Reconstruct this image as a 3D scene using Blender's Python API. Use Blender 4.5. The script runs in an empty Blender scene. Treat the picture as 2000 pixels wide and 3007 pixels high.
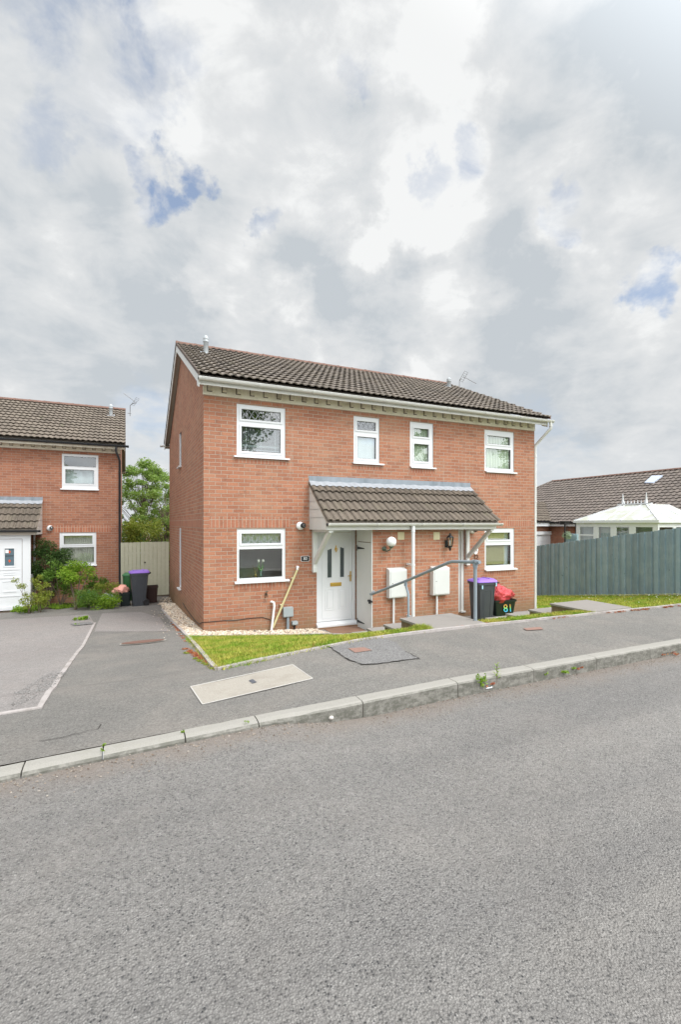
import bpy, bmesh, math, random
from mathutils import Vector, Matrix
from mathutils import noise as mnoise
R = math.radians
random.seed(7)
scene = bpy.context.scene
col = scene.collection

# ---------------------------------------------------------------- camera
# world: X along the house front, Y away from the street, Z up, metres.
CX, CY, CZ = -1.359, -9.285, 2.03
YAW = 24.57
cam_d = bpy.data.cameras.new('camera'); cam = bpy.data.objects.new('camera', cam_d); col.objects.link(cam)
cam.location = (CX, CY, CZ); cam.rotation_euler = (R(90), 0, -R(YAW))
cam_d.sensor_fit = 'VERTICAL'; cam_d.sensor_height = 36.0; cam_d.lens = 16.557
cam_d.shift_y = 0.0108; cam_d.clip_start = 0.05; cam_d.clip_end = 3000
scene.camera = cam
FW = Vector((math.sin(R(YAW)), math.cos(R(YAW)), 0)); RT = Vector((math.cos(R(YAW)), -math.sin(R(YAW)), 0))
CAM = Vector((CX, CY, CZ))
def ray(px, py): return FW + RT*((px-1000)/1383.0) + Vector((0, 0, (1536-py)/1383.0))
def on_y(px, py, Y): d = ray(px, py); return CAM + d*((Y-CY)/d.y)
def on_x(px, py, X): d = ray(px, py); return CAM + d*((X-CX)/d.x)
def at_depth(px, py, t): return CAM + ray(px, py)*t

# ---------------------------------------------------------------- view
scene.view_settings.view_transform = 'Standard'; scene.view_settings.look = 'None'
scene.view_settings.exposure = 0.12; scene.view_settings.gamma = 1.0
scene.render.engine = 'CYCLES'

# ---------------------------------------------------------------- node helper
class NT:
    def __init__(s, tree): s.t = tree; s.n = tree.nodes; s.l = tree.links
    def add(s, typ, **kw):
        n = s.n.new(typ)
        for k, v in kw.items(): setattr(n, k, v)
        return n
    def put(s, sock, v):
        if isinstance(v, bpy.types.NodeSocket): s.l.new(v, sock)
        elif v is not None:
            if isinstance(v, (tuple, list)) and len(v) == 3 and sock.type == 'RGBA': v = (*v, 1)
            sock.default_value = v
    def math(s, op, a, b=None, c=None, clamp=False):
        n = s.add('ShaderNodeMath', operation=op); n.use_clamp = clamp
        s.put(n.inputs[0], a)
        if b is not None: s.put(n.inputs[1], b)
        if c is not None: s.put(n.inputs[2], c)
        return n.outputs[0]
    def vmath(s, op, a, b=None, out=0):
        n = s.add('ShaderNodeVectorMath', operation=op); s.put(n.inputs[0], a)
        if b is not None:
            if op == 'SCALE': s.put(n.inputs['Scale'], b)
            else: s.put(n.inputs[1], b)
        return n.outputs[out]
    def mix(s, fac, a, b, mode='MIX'):
        n = s.add('ShaderNodeMix', data_type='RGBA', blend_type=mode)
        s.put(n.inputs[0], fac); s.put(n.inputs[6], a); s.put(n.inputs[7], b); return n.outputs[2]
    def rng(s, v, a, b, c=0.0, d=1.0, smooth=True):
        n = s.add('ShaderNodeMapRange'); n.interpolation_type = 'SMOOTHSTEP' if smooth else 'LINEAR'
        s.put(n.inputs[0], v); s.put(n.inputs[1], a); s.put(n.inputs[2], b); s.put(n.inputs[3], c); s.put(n.inputs[4], d)
        return n.outputs[0]
    def noise(s, vec, scale, detail=3, rough=.5, dist=0, out=0):
        n = s.add('ShaderNodeTexNoise'); s.put(n.inputs['Vector'], vec); s.put(n.inputs['Scale'], scale)
        s.put(n.inputs['Detail'], detail); s.put(n.inputs['Roughness'], rough); s.put(n.inputs['Distortion'], dist)
        return n.outputs[out]
    def vor(s, vec, scale, out='Distance', feat='F1', rnd=1.0):
        n = s.add('ShaderNodeTexVoronoi', feature=feat); s.put(n.inputs['Vector'], vec); s.put(n.inputs['Scale'], scale)
        s.put(n.inputs['Randomness'], rnd)
        return n.outputs[out]
    def mapping(s, vec, loc=(0,0,0), rot=(0,0,0), sc=(1,1,1)):
        n = s.add('ShaderNodeMapping'); s.put(n.inputs[0], vec); n.inputs[1].default_value = loc
        n.inputs[2].default_value = rot; n.inputs[3].default_value = sc; return n.outputs[0]

# ---------------------------------------------------------------- world: broken cloud over blue
SUN_EL, SUN_AZ = 52.0, 155.0          # azimuth measured from +Y towards +X
world = bpy.data.worlds.new('World'); scene.world = world; world.use_nodes = True
w = NT(world.node_tree); w.n.clear()
outw = w.add('ShaderNodeOutputWorld'); bg = w.add('ShaderNodeBackground'); bg.inputs[1].default_value = 0.1
w.l.new(bg.outputs[0], outw.inputs[0])
sky = w.add('ShaderNodeTexSky', sky_type='NISHITA'); sky.sun_disc = False
sky.sun_elevation = R(SUN_EL); sky.sun_rotation = R(SUN_AZ); sky.air_density = 1.0; sky.dust_density = 1.5; sky.ozone_density = 2.0
dirv = w.add('ShaderNodeTexCoord').outputs['Generated']
dn = w.vmath('NORMALIZE', dirv)
sep = w.add('ShaderNodeSeparateXYZ'); w.put(sep.inputs[0], dn)
dz = w.math('MAXIMUM', sep.outputs[2], 0.0)
den = w.math('ADD', dz, 0.28)
cv = w.add('ShaderNodeCombineXYZ'); w.put(cv.inputs[0], w.math('DIVIDE', sep.outputs[0], den)); w.put(cv.inputs[1], w.math('DIVIDE', sep.outputs[1], den)); cv.inputs[2].default_value = 3.7
cuv = cv.outputs[0]
n_big = w.noise(cuv, 2.1, 7, .55, .25)
n_mid = w.noise(w.mapping(cuv, (5.2, 1.3, 0)), 5.5, 8, .6, .35)
n_lump = w.noise(w.mapping(cuv, (1.7, 8.3, 2)), 9.0, 6, .55, .2)
warp = w.vmath('SUBTRACT', w.noise(dn, 5.0, 6, .62, 0, out=1), (0.5, 0.5, 0.5))
dw = w.vmath('NORMALIZE', w.vmath('ADD', dn, w.vmath('SCALE', warp, 0.34)))
def blob(px, py, rad, soft=.7, vec=None):
    d = ray(px, py).normalized(); c0 = math.cos(R(rad)); c1 = math.cos(R(rad*(1-soft)))
    dd = w.vmath('DOT_PRODUCT', vec or dw, tuple(d), out=1)
    return w.rng(dd, c0, c1)
def blobs(lst):
    tot = None
    for (x, y, r, a) in lst:
        b = w.math('MULTIPLY', blob(x, y, r), a)
        tot = b if tot is None else w.math('ADD', tot, b)
    return tot
bright = blobs([(1250,840,11,.55),(1130,400,12,.4),(620,250,12,.45),(1480,60,9,.35),(980,1030,5,.5),(1600,600,9,.35),(760,850,6,.4),
                (1250,560,8,.25),(300,520,11,.25),(1820,420,10,.2),(1900,960,6,.2),(200,830,8,.2)])
dark = blobs([(1030,900,10,.45),(1440,720,8,.5),(1880,60,14,.55),(100,300,12,.28),(480,820,9,.3),(900,480,9,.15),(900,120,10,.2),(1100,950,9,.4),
              (60,1000,10,.35),(1500,880,8,.4),(420,960,10,.3),(1750,300,9,.2),(620,440,7,.12),(1650,1080,10,.2),(1900,1250,12,.12)])
n_det = w.noise(w.mapping(dn, (3.1,.4,1.2), (0,0,0), (1,1,1.9)), 6.0, 10, .58, .35)
val = w.math('ADD', w.math('MULTIPLY', w.math('SUBTRACT', n_big, .5), .55), w.math('MULTIPLY', w.math('SUBTRACT', n_mid, .5), 1.0))
val = w.math('ADD', val, w.math('MULTIPLY', w.math('SUBTRACT', n_lump, .5), .35))
val = w.math('ADD', val, w.math('MULTIPLY', w.math('SUBTRACT', n_det, .5), 2.3))
val = w.math('ADD', w.math('ADD', val, 0.52), w.math('MULTIPLY', w.math('SUBTRACT', bright, dark), .9), clamp=True)
ramp = w.add('ShaderNodeValToRGB'); w.put(ramp.inputs[0], val)
cr = ramp.color_ramp; cr.elements[0].position = 0.0; cr.elements[0].color = (5.25, 5.65, 6.0, 1); cr.elements[1].position = 1.0; cr.elements[1].color = (8.4, 8.5, 8.5, 1)
e = cr.elements.new(.35); e.color = (6.3, 6.55, 6.75, 1)
e = cr.elements.new(.7); e.color = (7.1, 7.25, 7.35, 1)
# colour ramps clamp nothing in Cycles but the swatches do: scale instead
for e in cr.elements: e.color = tuple(c*0.1 for c in e.color[:3])+(1,)
cloud = w.vmath('SCALE', ramp.outputs[0], 10.0)
bl = blobs([(535,570,2.9,1.0),(440,490,2.2,.7),(150,-20,6,.8),(400,60,4,.4),(215,400,4,.35),(795,690,2.2,.95),(1000,285,2.4,.6),(1370,450,3,.5),
            (1900,850,3.2,.7),(1700,600,2.5,.35),(350,330,4,.3),(470,1250,7,.3),(1560,1330,7,.2),(1230,550,2.5,.3)])
thin = w.math('MULTIPLY', bl, w.rng(n_mid, .38, .62, 1.25, .25), clamp=True)
holes = w.rng(w.noise(w.mapping(cuv, (9.1, 4.4, 0)), 1.7, 6, .55, .2), .62, .74, 0, .55)
holes = w.math('MULTIPLY', holes, w.rng(w.vmath('DOT_PRODUCT', dn, tuple(FW), out=1), .1, -.3))
bmask = w.math('MAXIMUM', thin, holes)
bluecol = w.mix(.35, w.vmath('SCALE', sky.outputs[0], 1.6), (5.3, 6.1, 7.4))
skycol = w.mix(bmask, cloud, bluecol)
# thicker veil towards the horizon, bluish
hor = w.rng(sep.outputs[2], 0.0, .2, .45, 0)
skycol = w.mix(hor, skycol, (6.6, 6.95, 7.25))
# cloud glow around the hidden sun, boosted out of view to light the scene
sd = Vector((math.sin(R(SUN_AZ))*math.cos(R(SUN_EL)), math.cos(R(SUN_AZ))*math.cos(R(SUN_EL)), math.sin(R(SUN_EL))))
glow = w.rng(w.vmath('DOT_PRODUCT', dn, tuple(sd), out=1), .34, .95, 0.0, 1.0)
skycol = w.vmath('SCALE', skycol, w.math('ADD', 1.0, w.math('MULTIPLY', glow, 3.4)))
w.put(bg.inputs[0], skycol)
try: world.cycles.sampling_method = 'MANUAL'; world.cycles.sample_map_resolution = 512
except Exception: pass

sl = bpy.data.lights.new('sun', 'SUN'); sl.energy = 1.5; sl.angle = R(12); sl.color = (1.0, .965, .91)
so = bpy.data.objects.new('sun', sl); col.objects.link(so); so.rotation_euler = (-sd).to_track_quat('-Z', 'Y').to_euler()
so.location = (0, -20, 30)

# ---------------------------------------------------------------- materials
MATS = {}
def mat(name, base=(.5,.5,.5), rough=.6, spec=.3, fn=None, metal=0.0):
    if name in MATS: return MATS[name]
    m = bpy.data.materials.new(name); m.use_nodes = True; t = NT(m.node_tree); p = m.node_tree.nodes['Principled BSDF']
    p.inputs['Base Color'].default_value = (*base, 1); p.inputs['Roughness'].default_value = rough
    p.inputs['Specular IOR Level'].default_value = spec; p.inputs['Metallic'].default_value = metal
    if fn: fn(t, p)
    MATS[name] = m; return m
def uvn(t): return t.add('ShaderNodeTexCoord').outputs['UV']
def objn(t): return t.add('ShaderNodeTexCoord').outputs['Object']
def bump(t, p, h, dist=.01, st=.6):
    b = t.add('ShaderNodeBump'); b.inputs['Strength'].default_value = st; b.inputs['Distance'].default_value = dist
    t.put(b.inputs['Height'], h); t.l.new(b.outputs[0], p.inputs['Normal'])
def weathered(name, base, amt=.12, rough=.5, scale=6, spec=.3, dirt=(.25,.24,.2), dirtamt=.15, bmp=0):
    def f(t, p):
        o = objn(t); n1 = t.noise(o, scale, 5, .6); n2 = t.noise(t.mapping(o, (3,3,3), (0,0,0), (1,1,.35)), scale*.5, 4, .6)
        c = t.mix(1.0, base, t.mix(n1, (1-amt,)*3, (1+amt*.6,)*3), 'MULTIPLY')
        c = t.mix(t.rng(n2, .5, .8, 0, dirtamt), c, dirt)
        t.put(p.inputs['Base Color'], c)
        if bmp: bump(t, p, n1, bmp, .5)
    return mat(name, base, rough, spec, f)

def brickmat(name, c1, c2, mortar, w_=.225, h_=.075, ms=.011, off=.5, stain=.25, vo=.02, uo=0.0, dark=(.14,.07,.05)):
    def f(t, p):
        u = t.mapping(uvn(t), (uo, vo, 0))
        jit = t.vmath('SCALE', t.vmath('SUBTRACT', t.noise(u, 9, 2, .5, 0, out=1), (.5,.5,.5)), .008)
        b = t.add('ShaderNodeTexBrick'); b.offset = off; b.offset_frequency = 2; b.squash = 1
        t.put(b.inputs['Vector'], t.vmath('ADD', u, jit)); b.inputs['Scale'].default_value = 1
        t.put(b.inputs['Color1'], c1); t.put(b.inputs['Color2'], c2); t.put(b.inputs['Mortar'], mortar)
        b.inputs['Mortar Size'].default_value = ms*.5; b.inputs['Mortar Smooth'].default_value = .25
        b.inputs['Brick Width'].default_value = w_; b.inputs['Row Height'].default_value = h_; b.inputs['Bias'].default_value = -.1
        n1 = t.noise(u, 38, 5, .65); n2 = t.noise(u, 1.3, 5, .62); n3 = t.noise(u, 7, 4, .6)
        c = t.mix(1.0, b.outputs[0], t.mix(n1, (.68,.68,.68), (1.3,1.3,1.3)), 'MULTIPLY')
        c = t.mix(t.rng(n3, .55, .75, 0, .5), c, dark)
        c = t.mix(t.rng(n2, .42, .72, 0, stain), c, (.44,.32,.22))
        n5 = t.noise(t.mapping(u, (3,9,0)), .55, 4, .6); c = t.mix(1.0, c, t.mix(n5, (.86,.84,.82), (1.14,1.14,1.14)), 'MULTIPLY')
        su = t.add('ShaderNodeSeparateXYZ'); t.put(su.inputs[0], u); nd = t.noise(u, 2.6, 5, .65)
        damp = t.rng(t.math('ADD', su.outputs[1], t.math('MULTIPLY', nd, -1.5)), -1.15, -.25, .75, 0)
        c = t.mix(damp, c, (.23,.16,.09))
        nv = t.noise(t.mapping(u, (0,0,0), (0,0,0), (6,.35,1)), 1.2, 4, .6); c = t.mix(t.rng(nv, .58, .78, 0, .28), c, (.50,.42,.34))
        t.put(p.inputs['Base Color'], c)
        h = t.math('ADD', t.math('MULTIPLY', t.math('SUBTRACT', 1.0, b.outputs[1]), 1.0), t.math('MULTIPLY', n1, .35))
        bump(t, p, h, .006, .7)
    return mat(name, c1, .85, .2, f)

def tilemat(name, base, alt, dirt, lich=.2, th=.345):
    def f(t, p):
        u = uvn(t)
        b = t.add('ShaderNodeTexBrick'); b.offset = 0.0; b.inputs['Scale'].default_value = 1
        t.put(b.inputs['Vector'], u); t.put(b.inputs['Color1'], base); t.put(b.inputs['Color2'], alt)
        b.inputs['Mortar Size'].default_value = 0.004; t.put(b.inputs['Mortar'], dirt)
        b.inputs['Brick Width'].default_value = .3; b.inputs['Row Height'].default_value = th
        n1 = t.noise(u, 26, 6, .7); n2 = t.noise(u, 2.2, 5, .6); n3 = t.noise(t.mapping(u, (4,4,0)), 11, 5, .65)
        c = t.mix(1.0, b.outputs[0], t.mix(n1, (.6,.6,.6), (1.38,1.38,1.36)), 'MULTIPLY')
        c = t.mix(t.rng(n2, .45, .75, 0, .45), c, dirt)
        c = t.mix(t.rng(n3, .57, .70, 0, lich+.4), c, (.055,.05,.035))
        n8 = t.noise(t.mapping(u, (2,9,0), (0,0,0), (1.5,.5,1)), 3.0, 5, .65); c = t.mix(t.rng(n8, .56, .74, 0, .55), c, (.16,.155,.10))
        c = t.mix(t.rng(t.noise(t.mapping(u, (5,2,0)), 30, 2, .5), .76, .80, 0, .8), c, (.62,.60,.52))
        c = t.mix(t.rng(t.noise(t.mapping(u, (1,7,0)), 17, 4, .6), .66, .74, 0, lich), c, (.42,.40,.30))
        t.put(p.inputs['Base Color'], c); bump(t, p, n1, .006, .6)
    return mat(name, base, .9, .15, f)

def asphalt(name, light, darkc, binder, sc=110, tint=(.30,.26,.24), tintamt=.35, bd=.007, dirt=None, mot=.26):
    def f(t, p):
        o = objn(t)
        v = t.add('ShaderNodeTexVoronoi', feature='F1'); t.put(v.inputs['Vector'], o); v.inputs['Scale'].default_value = sc
        rnd = t.add('ShaderNodeSeparateColor'); t.put(rnd.inputs[0], v.outputs['Color'])
        n1 = t.noise(o, sc*.55, 4, .7); n2 = t.noise(o, 1.4, 6, .6); n3 = t.noise(t.mapping(o, (7,3,1)), 9, 5, .6); n4 = t.noise(o, .35, 3, .5)
        stone = t.mix(t.rng(rnd.outputs[0], .02, .42), darkc, light)
        stone = t.mix(t.rng(rnd.outputs[1], .94, 1.0, 0, .5), stone, tuple(min(1, c*1.6) for c in light))
        edge = t.rng(v.outputs['Distance'], .30, .60)
        c = t.mix(t.math('MULTIPLY', edge, .8), stone, binder)
        c = t.mix(t.rng(n1, .40, .62, .55, 0), c, binder)
        c = t.mix(t.rng(n2, .4, .7, 0, tintamt), c, tint)
        c = t.mix(1.0, c, t.mix(n3, (.86,.86,.86), (1.14,1.14,1.14)), 'MULTIPLY')
        c = t.mix(1.0, c, t.mix(n4, (.80,.80,.80), (1.18,1.18,1.17)), 'MULTIPLY')
        n6 = t.noise(t.mapping(o, (2,5,0)), 48, 4, .8); c = t.mix(1.0, c, t.mix(t.rng(n6, .32, .68), (1-mot,)*3, (1+mot*.85,)*3), 'MULTIPLY')
        if dirt: c = dirt(t, o, c)
        t.put(p.inputs['Base Color'], c)
        h = t.math('ADD', t.math('MULTIPLY', t.math('SUBTRACT', 1.0, v.outputs['Distance']), .8), t.math('MULTIPLY', n1, 1.0))
        bump(t, p, h, bd, .9)
    return mat(name, light, .88, .25, f)

def concrete(name, base, speck=.25, rough=.85, sc=160, stain=(.18,.17,.14), st=.3, bd=.003):
    def f(t, p):
        o = objn(t); n1 = t.noise(o, sc, 4, .7); n2 = t.noise(o, 4, 6, .62); n3 = t.noise(t.mapping(o, (3,9,2)), 22, 5, .65)
        c = t.mix(1.0, base, t.mix(n1, (1-speck,)*3, (1+speck,)*3), 'MULTIPLY')
        c = t.mix(t.rng(n2, .45, .75, 0, st), c, stain); c = t.mix(t.rng(n3, .55, .75, 0, st), c, stain)
        t.put(p.inputs['Base Color'], c); bump(t, p, n1, bd, .6)
    return mat(name, base, rough, .2, f)

def kerbmat():
    def f(t, p):
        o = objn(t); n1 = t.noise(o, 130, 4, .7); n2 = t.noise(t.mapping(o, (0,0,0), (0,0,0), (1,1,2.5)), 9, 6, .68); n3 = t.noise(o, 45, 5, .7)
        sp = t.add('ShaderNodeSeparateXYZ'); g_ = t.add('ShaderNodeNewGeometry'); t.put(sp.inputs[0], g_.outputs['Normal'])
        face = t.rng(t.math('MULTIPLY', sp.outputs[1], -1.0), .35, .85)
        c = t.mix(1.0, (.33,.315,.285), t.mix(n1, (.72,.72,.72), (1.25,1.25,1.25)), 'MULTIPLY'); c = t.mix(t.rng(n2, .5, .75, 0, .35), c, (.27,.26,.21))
        shade_grime = t.math('MULTIPLY', face, t.rng(t.math('ADD', n2, t.math('MULTIPLY', n3, .6)), .62, .95, .35, .95))  # kerb front painted darker as shade, broken up with road grime
        t.put(p.inputs['Base Color'], t.mix(shade_grime, c, (.12,.118,.10))); bump(t, p, n1, .004, .7)
    return mat('kerb_stone', (.4,.4,.4), .9, .2, f)
def leafmat(name, a, b, c3, trans=.35):
    if name in MATS: return MATS[name]
    m = bpy.data.materials.new(name); m.use_nodes = True; t = NT(m.node_tree); t.n.clear()
    o = t.add('ShaderNodeOutputMaterial'); g = t.add('ShaderNodeNewGeometry')
    r = t.add('ShaderNodeValToRGB'); t.put(r.inputs[0], g.outputs['Random Per Island'])
    r.color_ramp.elements[0].color = (*a, 1); r.color_ramp.elements[1].color = (*c3, 1); e = r.color_ramp.elements.new(.5); e.color = (*b, 1)
    d = t.add('ShaderNodeBsdfPrincipled'); d.inputs['Roughness'].default_value = .5; d.inputs['Specular IOR Level'].default_value = .3
    t.put(d.inputs['Base Color'], r.outputs[0]); tr = t.add('ShaderNodeBsdfTranslucent'); t.put(tr.inputs[0], t.mix(.3, r.outputs[0], (.35,.5,.05)))
    mx = t.add('ShaderNodeMixShader'); mx.inputs[0].default_value = trans; t.l.new(d.outputs[0], mx.inputs[1]); t.l.new(tr.outputs[0], mx.inputs[2])
    t.l.new(mx.outputs[0], o.inputs[0]); MATS[name] = m; return m
def islandmat(name, cols, rough=.8):
    def f(t, p):
        g = t.add('ShaderNodeNewGeometry'); r = t.add('ShaderNodeValToRGB'); t.put(r.inputs[0], g.outputs['Random Per Island'])
        r.color_ramp.elements[0].color = (*cols[0], 1); r.color_ramp.elements[1].color = (*cols[-1], 1)
        for i, c in enumerate(cols[1:-1]): e = r.color_ramp.elements.new((i+1)/(len(cols)-1)); e.color = (*c, 1)
        t.put(p.inputs['Base Color'], r.outputs[0])
    return mat(name, cols[0], rough, .2, f)
def glassmat(name, tint=(.8,.85,.85), refl=.14):
    if name in MATS: return MATS[name]
    m = bpy.data.materials.new(name); m.use_nodes = True; t = NT(m.node_tree); t.n.clear()
    o = t.add('ShaderNodeOutputMaterial'); tr = t.add('ShaderNodeBsdfTransparent'); t.put(tr.inputs[0], tint)
    g = t.add('ShaderNodeBsdfGlossy'); g.inputs['Roughness'].default_value = .015; t.put(g.inputs[0], (1,1,1))
    wv = t.noise(objn(t), 1.6, 1, .5); bn = t.add('ShaderNodeBump'); bn.inputs['Strength'].default_value = .04; bn.inputs['Distance'].default_value = .02
    t.put(bn.inputs['Height'], wv); t.l.new(bn.outputs[0], g.inputs['Normal'])
    fr = t.add('ShaderNodeFresnel'); fr.inputs[0].default_value = 1.55
    bf = t.add('ShaderNodeNewGeometry').outputs['Backfacing']
    fac = t.math('MULTIPLY', t.math('ADD', fr.outputs[0], refl, clamp=True), t.math('SUBTRACT', 1.0, bf))
    mx = t.add('ShaderNodeMixShader'); t.put(mx.inputs[0], fac); t.l.new(tr.outputs[0], mx.inputs[1]); t.l.new(g.outputs[0], mx.inputs[2])
    t.l.new(mx.outputs[0], o.inputs[0]); MATS[name] = m; return m

M_BRICK = brickmat('red_brick', (.425,.193,.118), (.315,.136,.086), (.385,.325,.265), ms=.012)
M_BRICKV = brickmat('red_brick_on_end', (.43,.185,.115), (.335,.135,.085), (.42,.35,.28), .075, .3, .012, 0.0, .15, 0.0, 0.0)
M_BRICKN = brickmat('neighbour_brick', (.385,.17,.105), (.28,.118,.076), (.345,.285,.23), stain=.12)
M_BRICKNV = brickmat('neighbour_brick_on_end', (.46,.19,.115), (.35,.13,.08), (.46,.39,.31), .075, .3, .012, 0.0, .15, 0.0, 0.0)
M_DBRICK = brickmat('grey_step_brick', (.15,.125,.105), (.10,.085,.075), (.22,.20,.17), stain=.1, dark=(.05,.05,.045))
M_TILE = tilemat('dark_roof_tile', (.25,.215,.185), (.19,.165,.145), (.125,.11,.10))
M_TILEN = tilemat('brown_roof_tile', (.215,.18,.148), (.165,.138,.115), (.13,.11,.09), lich=.1)
M_TILEP = tilemat('porch_roof_tile', (.18,.15,.122), (.14,.118,.098), (.10,.085,.07), lich=.3, th=.325)
M_TILEB = tilemat('bungalow_roof_tile', (.22,.185,.165), (.175,.15,.135), (.13,.11,.10), lich=.05)
M_RIDGE = weathered('ridge_terracotta', (.22,.135,.11), .3, .9, 14, .1, (.12,.09,.07), .6, .004)
M_VERGE = weathered('dark_verge', (.14,.11,.095), .3, .9, 14)
M_UPVC = weathered('white_upvc', (.72,.735,.75), .03, .35, 3, .4, (.6,.6,.57), .06)
M_UPVC2 = weathered('aged_white_upvc', (.68,.68,.66), .05, .4, 3, .35, (.45,.44,.36), .2)
M_PAINT = weathered('white_painted_timber', (.70,.71,.69), .06, .5, 5, .3, (.5,.49,.42), .18)
M_DENT = concrete('cream_concrete_dentils', (.82,.78,.66), .12, .85, 60, (.52,.46,.35), .6)
M_DENTB = concrete('weathered_dentil', (.74,.70,.58), .2, .9, 60, (.30,.26,.20), .8)
M_SOFFIT = weathered('brown_soffit', (.44,.39,.33), .1, .7, 5)
M_LEAD = weathered('lead_flashing', (.24,.275,.31), .35, .5, 5, .5, (.11,.14,.16), .9)
M_LEADL = weathered('pale_lead', (.37,.39,.42), .2, .5, 9, .5, (.24,.27,.30), .5)
M_GLASS = glassmat('window_glass', (.88,.92,.92), .13)
M_GLASSD = glassmat('dark_window_glass', (.35,.38,.38), .1)
M_BLACK = mat('black_plastic', (.018,.018,.02), .4, .4)
M_BLACKG = weathered('black_gutter', (.035,.037,.042), .2, .45, 5)
M_BRASS = mat('brass', (.62,.40,.10), .35, .5, None, .85)
M_GREYP = weathered('grey_galvanised_paint', (.27,.32,.355), .15, .5, 9, .4, (.16,.17,.17), .3)
M_GREYBOX = weathered('grey_plastic_box', (.33,.37,.38), .08, .55, 4)
M_CREAM = weathered('cream_plastic', (.66,.60,.40), .06, .6, 4)
M_WHITE = mat('white_gloss', (.82,.82,.83), .2, .5)
M_WHITEM = weathered('white_meter_box', (.64,.65,.64), .05, .5, 4, .3, (.48,.47,.44), .3)
M_LEADCAME = mat('lead_came', (.30,.31,.33), .5, .4)
M_INT = mat('interior_wall', (.62,.61,.58), .9, .1)
M_BLIND = mat('white_blind_slats', (.70,.72,.73), .5, .3)
M_CURTAIN = mat('cream_curtain', (.74,.77,.62), .9, .1)
M_BAMBOO = weathered('bamboo_blind', (.60,.52,.28), .25, .8, 30)
def _as_dirt(t, o, c):
    sp = t.add('ShaderNodeSeparateXYZ'); t.put(sp.inputs[0], o)
    ed = t.math('SUBTRACT', t.math('ADD', -6.19, t.math('MULTIPLY', sp.outputs[0], .05)), sp.outputs[1])
    bnd = t.noise(t.mapping(o, (0,0,0), (0,0,0), (.10,1.0,1)), 1.1, 4, .6); c = t.mix(1.0, c, t.mix(t.rng(bnd, .3, .7), (.86,.86,.87), (1.12,1.11,1.10)), 'MULTIPLY')
    st_ = t.noise(t.mapping(o, (4,4,0)), 2.4, 5, .7); c = t.mix(t.rng(st_, .66, .74, 0, .35), c, (.10,.098,.095))
    k = t.rng(t.math('ADD', ed, t.math('MULTIPLY', t.noise(o, 3.0, 5, .65), .55)), .18, .62, .75, 0)
    return t.mix(k, c, (.235,.195,.165))
M_ROAD = asphalt('road_asphalt', (.30,.29,.275), (.05,.052,.055), (.205,.196,.187), 125, (.25,.23,.21), .25, .010, _as_dirt, .14)
M_PATH = asphalt('footpath_asphalt', (.27,.26,.243), (.06,.06,.058), (.185,.176,.163), 140, (.265,.24,.215), .5, .006, None, .2)
M_PATCH = asphalt('patch_asphalt', (.33,.325,.32), (.11,.11,.112), (.165,.16,.156), 150, (.15,.14,.14), .3, .004)
M_DRIVE = asphalt('driveway_asphalt', (.33,.31,.295), (.12,.115,.115), (.265,.245,.235), 150, (.29,.26,.245), .5, .004)
M_KERB = concrete('kerb_concrete', (.45,.43,.385), .3, .9, 130, (.20,.19,.15), .6)
M_EDGE = concrete('edging_concrete', (.42,.385,.37), .25, .9, 60, (.19,.17,.14), .75)
M_SLAB = concrete('step_concrete', (.27,.25,.23), .18, .9, 120, (.22,.20,.18), .4)
M_EXPO = concrete('exposed_aggregate', (.37,.34,.295), .55, .85, 110, (.27,.24,.20), .5)
M_SOIL = weathered('soil', (.10,.075,.055), .4, .95, 12, .1, (.05,.04,.03), .5, .02)
M_STEEL = weathered('grey_flue', (.45,.48,.50), .08, .5, 8, .4)

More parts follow.
